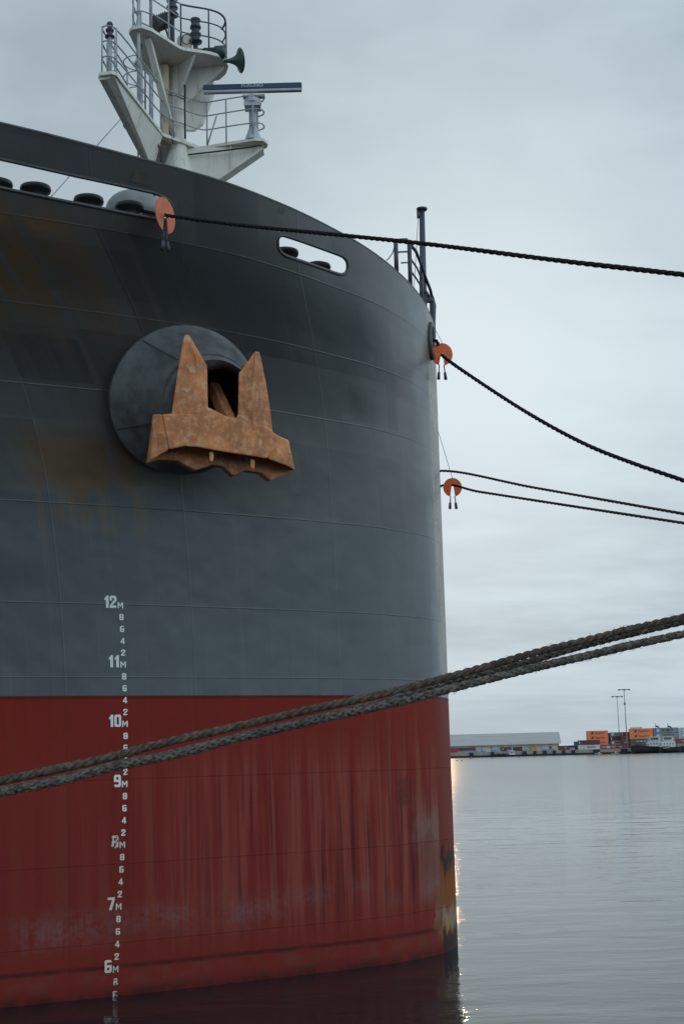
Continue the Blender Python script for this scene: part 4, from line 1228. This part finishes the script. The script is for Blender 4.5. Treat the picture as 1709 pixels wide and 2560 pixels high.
def container(x0, x1, z0, h, Y, col, label, text=None, tcol='navy', emblem=None, deep=2.44, tw=.45, tx=.12, group='shipping containers stacked on the far quay', ts=.42):
    e = empty('shipping_container', ((x0 + x1) / 2, Y, z0), label, 'container', group)
    w = x1 - x0; xc = (x0 + x1) / 2
    mb = MB(); mb.box((xc, Y + deep / 2, z0 + h / 2), (w - .12, deep - .1, h - .14)); mb.build('body', CM[col], e)
    f = MB()
    for sx in (x0 + .08, x1 - .08):
        for yy in (Y + .06, Y + deep - .06): f.box((sx, yy, z0 + h / 2), (.16, .16, h - .02))
    for zz1 in (z0 + .07, z0 + h - .07):
        for yy in (Y + .05, Y + deep - .05): f.box((xc, yy, zz1), (w - .3, .11, .12))
    f.build('frame', CM[col] if col in ('orange', 'white', 'pale') else CM['frame'], e)
    if text: text_mesh(text, h * ts, 'lettering', LET[tcol], e, (xc + w * tx, Y - .01, z0 + h * .52), (1, 0, 0), (0, -1, 0), .02, w * tw)
    if emblem:
        mb = MB()
        if emblem == 'square':
            mb.prism([(xc - w * .3, Y - .02, z0 + h * .28), (xc - w * .22, Y - .02, z0 + h * .28), (xc - w * .19, Y - .02, z0 + h * .74), (xc - w * .27, Y - .02, z0 + h * .74)], (0, .03, 0)); mb.build('emblem', LET['navy'], e)
        elif emblem == 'star':
            c0 = Vector((xc - w * .32, Y - .02, z0 + h * .5)); q = h * .36
            mb.prism([c0 + Vector((sx * q, 0, sz * q)) for sx, sz in ((-1, -1), (1, -1), (1, 1), (-1, 1))], (0, .02, 0)); mb.build('emblem', LET['sky'], e)
            st_ = [c0 + Vector((0, -.02, 0)) + Vector((math.sin(t), 0, math.cos(t))) * (q * .8 if i % 2 == 0 else q * .35) for i, t in enumerate([math.pi * k / 7 for k in range(14)])]
            mb = MB(); mb.prism(st_, (0, .015, 0)); mb.build('star_emblem', LET['white'], e)
        elif emblem == 'cross':
            c0 = Vector((xc - w * .02, Y - .02, z0 + h * .5)); q = h * .32
            for a1, a2 in (((-1, -1), (1, 1)), ((-1, 1), (1, -1))):
                mb.bar(c0 + Vector((a1[0] * q, -.02 if a1[1] > 0 else 0, a1[1] * q)), c0 + Vector((a2[0] * q, -.02 if a1[1] > 0 else 0, a2[1] * q)), .03, .3, (1, 0, -1) if a1[1] < 0 else (1, 0, 1))
            mb.build('emblem', LET['white'], e)
        elif emblem == 'bars':
            for k in range(2): mb.box((x0 + w * .06, Y - .01, z0 + h * (.35 + .3 * k)), (.35, .04, h * .25))
            mb.build('emblem', LET['white'], e)
    return e


def stack(cx0, cx1, rows, Y, C=C5):
    """rows: (crop y top, crop y bottom, kwargs) measured on the photograph at distance Y; they stand on one another"""
    zb = None; xa = at_y(*C(cx0, rows[-1][1]), Y).x; xb = at_y(*C(cx1, rows[-1][1]), Y).x
    for yt, yb, kw in rows[::-1]:
        zt = at_y(*C((cx0 + cx1) / 2, yt), Y).z
        if zb is None: zb = max(2.505, at_y(*C((cx0 + cx1) / 2, yb), Y).z) if not kw.pop('ground', False) else 2.505
        container(xa, xb, zb, zt - zb - .01, Y, **kw); zb = zt


hl = dict(text='Hapag-Lloyd', tcol='navy', emblem='square')
Y1, Y2, Y3 = 722.0, 727.0, 734.0
stack(230, 503, [(762, 824, dict(col='maroon', label='maroon container on top of the white refrigerated one', emblem='bars')), (824, 892, dict(col='white', label='white refrigerated container with blue star and black patches', emblem='star', text='MAERSK', tcol='dark', tw=.4, tx=.1, ground=True))], Y1)
stack(503, 720, [(824, 884, dict(col='red', label='red container with white cross lettering, beside the white refrigerated one', text='HAMBURG  SUD', tcol='white', emblem='cross', tw=.8, tx=0, ts=.3, ground=True))], Y1)
stack(722, 872, [(822, 882, dict(col='red', label='short red container right of the red lettered one', text='TEX', tcol='white', tw=.16, tx=-.25, ground=True))], Y1)
stack(345, 612, [(643, 704, dict(col='orange', label='orange lettered container, top of the left orange stack', **hl)), (704, 762, dict(col='orange', label='orange lettered container, middle of the left orange stack', **hl)), (762, 822, dict(col='orange', label='orange lettered container, lower in the left orange stack behind the maroon one', **hl)), (822, 885, dict(col='maroon', label='container at the foot of left orange stack, behind the white refrigerated one', ground=True))], Y3)
stack(645, 776, [(662, 712, dict(col='grey', label='grey container at the top of the narrow grey and maroon stack', text='MAERSK', tcol='dark', tw=.5, emblem='star')), (712, 770, dict(col='maroon', label='maroon container between two grey ones in narrow stack', emblem='bars')), (770, 822, dict(col='grey', label='grey container under the maroon one in narrow stack', text='MAERSK', tcol='dark', tw=.5, emblem='star')), (822, 885, dict(col='grey', label='grey container at foot of the narrow stack behind the red one', ground=True))], Y3)
stack(622, 643, [(668, 820, dict(col='navy', label='dark container end wall in the gap beside the narrow grey stack')), (820, 885, dict(col='navy', label='dark container end at the foot of the gap beside narrow stack', ground=True))], Y3 + 3)
stack(786, 890, [(658, 712, dict(col='maroon', label='maroon container, top of the stack behind the taller light mast', emblem='bars')), (712, 766, dict(col='rusty', label='rusty orange container, middle of stack behind the taller light mast', text='K', tcol='dark', tw=.12, tx=-.25)), (766, 822, dict(col='green', label='green container low in stack behind the taller light mast', text='CHINA', tcol='white', tw=.6, tx=0)), (822, 885, dict(col='maroon', label='maroon container at foot of stack behind the taller light mast', ground=True))], Y2 + 3)
stack(890, 1182, [(614, 680, dict(col='orange', label='orange lettered container, top of the right orange stack', **hl)), (680, 744, dict(col='orange', label='orange lettered container above the green one', **hl)), (744, 810, dict(col='green', label='green container with widely spaced white letters under orange ones', text='U A S C', tcol='white', tw=.55, tx=.05)), (810, 890, dict(col='rusty', label='rusty container at the foot of the right orange stack behind the tug', ground=True))], Y2)
stack(915, 1052, [(598, 660, dict(col='pale', label='pale container peeping over the right orange stack')), (660, 885, dict(col='grey', label='grey container stack base behind the right orange stack', ground=True))], Y3 + 8)
stack(1190, 1505, [(604, 668, dict(col='grey', label='grey lettered container with star emblem above the tug masts', text='MAERSK', tcol='dark', tw=.5, emblem='star', tx=.08)), (668, 734, dict(col='grey', label='grey container with dark patches behind the tug wheelhouses', text='MAERSK', tcol='dark', tw=.45, emblem='star')), (734, 810, dict(col='grey', label='grey container hidden behind the tug wheelhouses')), (810, 890, dict(col='maroon', label='maroon container at stack foot behind the white tug deckhouse', ground=True))], Y2 + 1)
stack(1515, 1790, [(600, 664, dict(col='pale', label='white container with blue star, topmost at the right picture edge', emblem='star')), (664, 738, dict(col='pale', label='white container with blue star, second from the top at right picture edge', emblem='star')), (738, 890, dict(col='rusty', label='rusty container under the white starred ones at right edge', ground=True))], Y3)
stack(1470, 1720, [(742, 800, dict(col='red', label='red container with white lettering right of the tug', text='HAMBURG SUD', tcol='white', tw=.6, tx=.1, ts=.3)), (800, 890, dict(col='grey', label='grey container under the red one right of the tug', ground=True))], Y1)
stack(183, 230, [(780, 832, dict(col='blue', label='small blue container left of the maroon one')), (832, 890, dict(col='maroon', label='maroon container under the small blue one', ground=True))], Y2)
stack(118, 182, [(828, 860, dict(col='navy', label='navy container on the pale block beside the warehouse')), (860, 890, dict(col='white', label='pale block under the navy container', ground=True))], Y2)
stack(-20, 122, [(832, 890, dict(col='darkred', label='dark red container at the right end of the warehouse', text='MOL', tcol='white', tw=.15, tx=.1, ground=True))], Y1)
g2 = dict(group='red containers parked along the warehouse')
stack(60, 236, [(440, 498, dict(col='red', label='bright red container at warehouse, nearest to the ship', ground=True, **g2))], YQ + 45, C6)
stack(238, 432, [(436, 492, dict(col='maroon', label='brownish red container between the bright red one and first ochre buttress', ground=True, **g2))], YQ + 45, C6)
stack(740, 872, [(430, 488, dict(col='darkred', label='dark red container left of the workboat mast', ground=True, text='K', tcol='white', tw=.1, tx=-.3, **g2))], YQ + 42, C6)
stack(892, 1004, [(428, 488, dict(col='maroon', label='maroon container right of the workboat mast', ground=True, **g2))], YQ + 42, C6)
stack(1340, 1366, [(420, 470, dict(col='darkred', label='small dark red cabin by the warehouse right end', ground=True, **g2))], YQ + 46, C6)


# covered boats and gear on the apron
M['tarp'] = paint('blue_tarpaulin', (.07, .20, .42), .6, .25, (.3, .35, .4), .4, 1.5)
M['tarp2'] = paint('slate_tarpaulin', (.15, .19, .24), .7, .25)
def tarp(cx0, cx1, cy0, mat, label, Y=YQ + 8):
    x0, x1 = at_y(*C6(cx0, 490), Y).x, at_y(*C6(cx1, 490), Y).x; zt = at_y(*C6(cx0, cy0), Y).z; n = 9; rnd = random.Random(int(cx0))
    mb = MB(); rows = []
    V = []; H = max(zt - 2.5, 1.1)
    for j in range(5):
        for i in range(n + 1):
            t = i / n; pr = (math.sin(math.pi * min(max(t, .03), .97)) ** .35) * H * (.82 + .18 * rnd.random())
            V.append((x0 + (x1 - x0) * t, Y + (j - 2) * .9, 2.5 + (pr * [.0, .8, 1, .8, .0][j])))
    F = [(j * (n + 1) + i, j * (n + 1) + i + 1, (j + 1) * (n + 1) + i + 1, (j + 1) * (n + 1) + i) for j in range(4) for i in range(n)]
    mb.add(V, F); o = mb.build('covered_cargo', mat, None, ((x0 + x1) / 2, Y, 2.5))
    return tag(o, label, 'tarpaulin', 'covered loads on the far quay')
tarp(480, 562, 470, M['tarp'], 'small blue and white covered load on the quay, left of brighter blue one')
tarp(630, 722, 458, M['tarp'], 'bright blue tarpaulin load on the quay behind the yellow crane boat')
tarp(805, 868, 470, M['tarp'], 'blue tarpaulin load just left of white wheelhouse')
tarp(200, 480, 484, M['tarp2'], 'low slate covered load along the quay edge near the ship')
tarp(1010, 1090, 462, M['tarp2'], 'slate covered load on the quay left of third ochre buttress')
tarp(1245, 1320, 466, M['tarp2'], 'slate covered load on the quay right of third ochre buttress')
tarp(1325, 1410, 466, M['tarp2'], 'slate covered load on the quay under the small dark red cabin')


# light masts
M['lmast'] = paint('galvanised_mast_steel', (.34, .35, .38), .6, .1)
def light_mast(cx_t, cy_t, cx_b, cy_b, Y, label, knob=None, r=.32):
    t_ = at_y(*C5(cx_t, cy_t), Y); b_ = at_y(*C5(cx_b, cy_b), Y)
    x = t_.x; e = empty('light_mast', (x, Y, 2.5), label, 'light mast', 'tall light masts on the far quay')
    mb = MB(); mb.tube([(x, Y, 2.5), (x, Y, t_.z)], [r, r * .55], 10); mb.build('pole', M['lmast'], e)
    mb = MB(); mb.tube([(x + 3.0 * math.cos(a), Y + 1.6 * math.sin(a), t_.z + .1) for a in [2 * math.pi * i / 16 for i in range(16)]], .14, 6, closed=True)
    mb.bar((x - 3, Y, t_.z + .1), (x + 3, Y, t_.z + .1), .18); mb.build('head_frame', M['lmast'], e)
    for k in range(6):
        a = 2 * math.pi * k / 6 + .3; MB().box((x + 3.0 * math.cos(a), Y + 1.6 * math.sin(a), t_.z - .15), (.8, .5, .5)).build('floodlight', M['rail_dark'], e)
    if knob: MB().lathe([(0, -.8), (.5, -.7), (.6, 0), (.5, .7), (0, .8)], (x, Y, at_y(*C5(cx_t, knob), Y).z), (0, 0, 1), 10).build('winch_box', M['lmast'], e)
light_mast(803, 122, 848, 815, YQ + 14, 'taller nearer light mast with a lump half way up', 297)
light_mast(716, 210, 745, 660, YQ + 60, 'shorter farther light mast rising behind the narrow grey stack', None, .28)

# buoys
M['buoy'] = paint('orange_buoy', (.75, .16, .05), .5, .1)
for x, y, l in ((375, 573, 'largest orange float, near the ship below the first fender'), (630, 571, 'orange float left of the workboat, below the second fender'), (967, 561, 'orange float right of the workboat'), (1155, 556, 'orange float below the third ochre buttress'), (1222, 550, 'left of two close orange floats toward the right'), (1257, 550, 'right of two close orange floats toward the right'), (205, 598, 'small orange float near the ship, left of a pair'), (262, 598, 'small orange float near the ship, right of a pair')):
    p = at_z(*C6(x, y), .05); r_ = .55 if x == 375 else .34
    tag(MB().lathe([(0, -.3), (r_ * .9, -.1), (r_, .1), (r_ * .7, r_ * .8), (0, r_)], (p.x, p.y, .05), (0, 0, 1), 12).build('float_buoy', M['buoy'], None, (p.x, p.y, 0)), l, 'buoy', 'orange floats off the far quay')

# ------------------------------------------------------------------ harbour boats
M['tughull'] = paint('black_tug_hull', (.022, .024, .032), .5, .3, (.07, .05, .04), .4, .5)
M['tugwhite'] = paint('white_tug_paint', (.68, .69, .67), .5, .05, (.42, .36, .30), .4, .5, streak=True)
M['glass'] = paint('dark_window_glass', (.025, .03, .035), .15, .1)
M['flag'] = paint('green_flag', (.05, .11, .09), .8, .3)


def boat_hull(mb, x0, x1, yc, B, prof, tum=.9):
    """prof: deck height along 0..1 from x0 (bow) to x1 (stern)"""
    n = 16; V = []; F = []
    for i in range(n + 1):
        t = i / n; hb = B / 2 * min(1, (1 - (1 - min(t / .35, 1)) ** 2.2) + .02) * (1 if t < .8 else 1 - .25 * ((t - .8) / .2) ** 2)
        zd = prof(t); x = x0 + (x1 - x0) * t
        for s, z in ((-1, zd), (-tum, .6), (-.75, -.5), (.75, -.5), (tum, .6), (1, zd)): V.append((x, yc + s * hb, z))
    for i in range(n):
        for k in range(5): F.append((i * 6 + k, (i + 1) * 6 + k, (i + 1) * 6 + k + 1, i * 6 + k + 1))
        F.append((i * 6 + 5, (i + 1) * 6 + 5, (i + 1) * 6 - 0 + 0, i * 6))
    F.append(list(range(6))); F.append([n * 6 + k for k in range(6)][::-1])
    return mb.add(V, F)


def windows(e, x0, x1, y, z, n, w, h):
    for k in range(n):
        MB().box((x0 + (x1 - x0) * (k + .5) / n, y - .02, z), (w, .08, h)).build('window', M['glass'], e)


def tug(cx0, cx1, Y, label, deck0, deck1, wh_c, mast_c_, name_txt=None):
    def P(x, y): return at_y(*C5(x, y), Y)
    x0, x1 = P(cx0, 850).x, P(cx1, 850).x; B = 9.0; yc = Y + B / 2
    e = empty('tug_boat', ((x0 + x1) / 2, yc, 0), label, 'tug', 'tugs berthed at the far quay')
    boat_hull(MB(), x0, x1, yc, B, lambda t: deck0 + (deck1 - deck0) * min(1, max(0, (t - .15) / .5))).build('hull', M['tughull'], e)
    tb = MB()
    for k in range(12):
        xx = x0 + (x1 - x0) * (.08 + .84 * k / 11); zz2 = 1.5
        tb.tube([(xx + .55 * math.cos(a), Y - .05 + (.9 * max(0, .3 - k / 11) * 4), zz2 + .55 * math.sin(a)) for a in [2 * math.pi * i / 12 for i in range(12)]], .2, 6, closed=True)
    tb.build('tyre_fenders', M['black'], e)
    rail = MB(); rail.bar((x0 + 1.5, yc - B * .35, deck0 + .25), ((x0 + x1) / 2, yc - B * .47, (deck0 + deck1) / 2 + .35), .12, .3)
    rail.build('bulwark_rail', M['tughull'], e)
    wx0, wx1, zt1, zt2 = P(wh_c[0], 800).x, P(wh_c[1], 800).x, P(wh_c[0], wh_c[2]).z, P(wh_c[0], wh_c[3]).z
    w = wx1 - wx0; d0 = min(deck0, deck1)
    MB().box(((wx0 + wx1) / 2, yc, (d0 - .3 + zt1) / 2), (w, 5.6, zt1 - d0 + .3)).build('deckhouse', M['tugwhite'], e, bevel=.15)
    windows(e, wx0 + .6, wx1 - .6, yc - 2.8, (d0 + zt1) / 2 + .3, 4, .5, .6)
    mb = MB(); cxm = wx0 + w * .48; hw = w * .30
    mb.add([(cxm - hw, yc - 2.1, zt1), (cxm + hw, yc - 2.1, zt1), (cxm + hw, yc + 2.1, zt1), (cxm - hw, yc + 2.1, zt1), (cxm - hw * 1.12, yc - 2.3, zt2), (cxm + hw * 1.1, yc - 2.3, zt2), (cxm + hw * 1.1, yc + 2.3, zt2), (cxm - hw * 1.12, yc + 2.3, zt2)],
           [(0, 1, 5, 4), (1, 2, 6, 5), (2, 3, 7, 6), (3, 0, 4, 7), (4, 5, 6, 7), (3, 2, 1, 0)])
    mb.box((cxm, yc, zt2 + .12), (hw * 2.5, 5.2, .22)); mb.build('wheelhouse', M['tugwhite'], e)
    windows(e, cxm - hw * .95, cxm + hw * .95, yc - 2.28, zt1 + (zt2 - zt1) * .62, 5, hw * .28, (zt2 - zt1) * .4)
    MB().box((wx1 - w * .12, yc, zt1 + 1.0), (w * .13, 1.6, 2.2)).build('funnel', M['tugwhite'], e, bevel=.1)
    rl = MB()
    for h in (.45, .9): rl.tube([(wx0, yc - 2.75, zt1 + h), (wx1, yc - 2.75, zt1 + h)], .04, 5)
    for k in range(7): rl.tube([(wx0 + w * k / 6, yc - 2.75, zt1), (wx0 + w * k / 6, yc - 2.75, zt1 + .9)], .04, 5)
    rl.build('deck_railing', M['rail'], e)
    mx, mz = P(mast_c_[0], 700).x, P(mast_c_[0], mast_c_[1]).z
    ms = MB(); ms.tube([(mx, yc, zt2), (mx, yc, mz)], .11, 6); ms.bar((mx - 1.0, yc, mz - 3.2), (mx + 1.0, yc, mz - 3.2), .1); ms.bar((mx - .7, yc, mz - 1.6), (mx + .7, yc, mz - 1.6), .08)
    for s in (-.5, .5): ms.tube([(mx + s * 2.4, yc, zt2), (mx + s * .3, yc, mz - 2.6)], .06, 5)
    ms.build('mast', M['rail_dark'], e)
    fm = MB(); fm.add([(mx + .1, yc, mz - 1.0), (mx + 1.0, yc - .1, mz - 1.3), (mx + 1.9, yc + .1, mz - 1.9), (mx + 1.7, yc + .1, mz - 2.6), (mx + .9, yc - .1, mz - 2.1), (mx + .1, yc, mz - 1.9)], [(0, 1, 4, 5), (1, 2, 3, 4)]); fm.build('flag', M['flag'], e)
    if name_txt: text_mesh(name_txt, .85, 'lettering', LET['white'], e, (P(1345, 862).x, Y - .02, P(1345, 862).z), (1, 0, 0), (0, -1, 0), .01)
    return e
tug(915, 1330, YQ - 11, 'black tug with white wheelhouse and high bow, left of two tugs', P_ := at_y(*C5(920, 828), YQ - 11).z, at_y(*C5(920, 850), YQ - 11).z, (1120, 1300, 785, 722), (1236, 545))
tug(1262, 1530, YQ - 21, 'black tug with white deckhouse and name on side, right of two tugs', at_y(*C5(1300, 850), YQ - 21).z, at_y(*C5(1300, 852), YQ - 21).z, (1292, 1466, 785, 715), (1392, 545), 'ALMADA')


# white workboat and low skiffs
def workboat():
    Y = YQ - 6
    def P(x, y): return at_y(*C6(x, y), Y)
    x0, x1 = P(668, 540).x, P(925, 540).x; yc = Y + 1.6
    e = empty('workboat', ((x0 + x1) / 2, yc, 0), 'small workboat with white wheelhouse and yellow crane by the far quay', 'workboat')
    boat_hull(MB(), x0, x1, yc, 3.4, lambda t: .9 + .35 * (1 - t) ** 2).build('hull', M['tughull'], e)
    a, b = P(850, 475), P(915, 530)
    MB().box(((a.x + b.x) / 2, yc, (a.z + .8) / 2), (b.x - a.x, 2.4, a.z - .8)).build('wheelhouse', M['tugwhite'], e, bevel=.12)
    windows(e, a.x + .2, b.x - .2, yc - 1.2, a.z - .75, 2, .62, .75)
    m_ = P(885, 428); ms = MB(); ms.tube([(m_.x, yc, a.z), (m_.x, yc, m_.z)], .06, 6); ms.bar((m_.x - .4, yc, m_.z - .5), (m_.x + .4, yc, m_.z - .5), .06); ms.build('mast', M['tugwhite'], e)
    cr = MB(); q0, q1, q2 = P(738, 545), P(742, 478), P(770, 500)
    cr.bar((q0.x, yc, .8), (q1.x, yc, q1.z), .5); cr.bar((q1.x, yc, q1.z), (q2.x, yc, q2.z), .4); cr.build('crane', M['ochre'], e)
    gp = MB()
    for k in range(7): gp.box((P(680 + k * 22, 530).x, yc + .5 * ((k * 7) % 3 - 1), 1.15), (.9, .9, .6 + .25 * (k % 3)))
    gp.build('deck_gear', M['wet'], e, bevel=.08)
workboat()


def skiff(cx0, cx1, Y, label, mat):
    x0, x1 = at_y(*C5(cx0, 935), Y).x, at_y(*C5(cx1, 935), Y).x; e = empty('skiff', ((x0 + x1) / 2, Y + .8, 0), label, 'boat')
    boat_hull(MB(), x0, x1, Y + .8, 1.9, lambda t: .55 + .2 * (1 - t) ** 2).build('hull', mat, e)
    MB().box((x0 + (x1 - x0) * .6, Y + .8, .85), ((x1 - x0) * .22, 1.1, .5)).build('console', M['tugwhite'], e, bevel=.05)
skiff(440, 525, YQ - 4, 'low grey skiff by the wide fender under the white container', M['pale'])
skiff(645, 745, YQ - 3, 'low pale skiff between two wide fenders', M['quay'])
tag(empty('black_barge', (at_y(*C5(1600, 900), YQ - 6).x, YQ - 4, 0), 'black hull of a moored boat at right picture edge past the tugs', 'boat'))
bg = bpy.data.objects['black_barge']
boat_hull(MB(), at_y(*C5(1530, 900), YQ - 6).x, at_y(*C5(1530, 900), YQ - 6).x + 26, YQ - 3, 5.5, lambda t: 3.0 - .6 * t).build('hull', M['tughull'], bg)
MB().box((bg.location.x + 4, YQ - 3, 3.6), (8, 3, 2.2)).build('deckhouse', M['tugwhite'], bg, bevel=.1)

for o in bpy.data.objects:
    if '_loc' in o: del o['_loc']
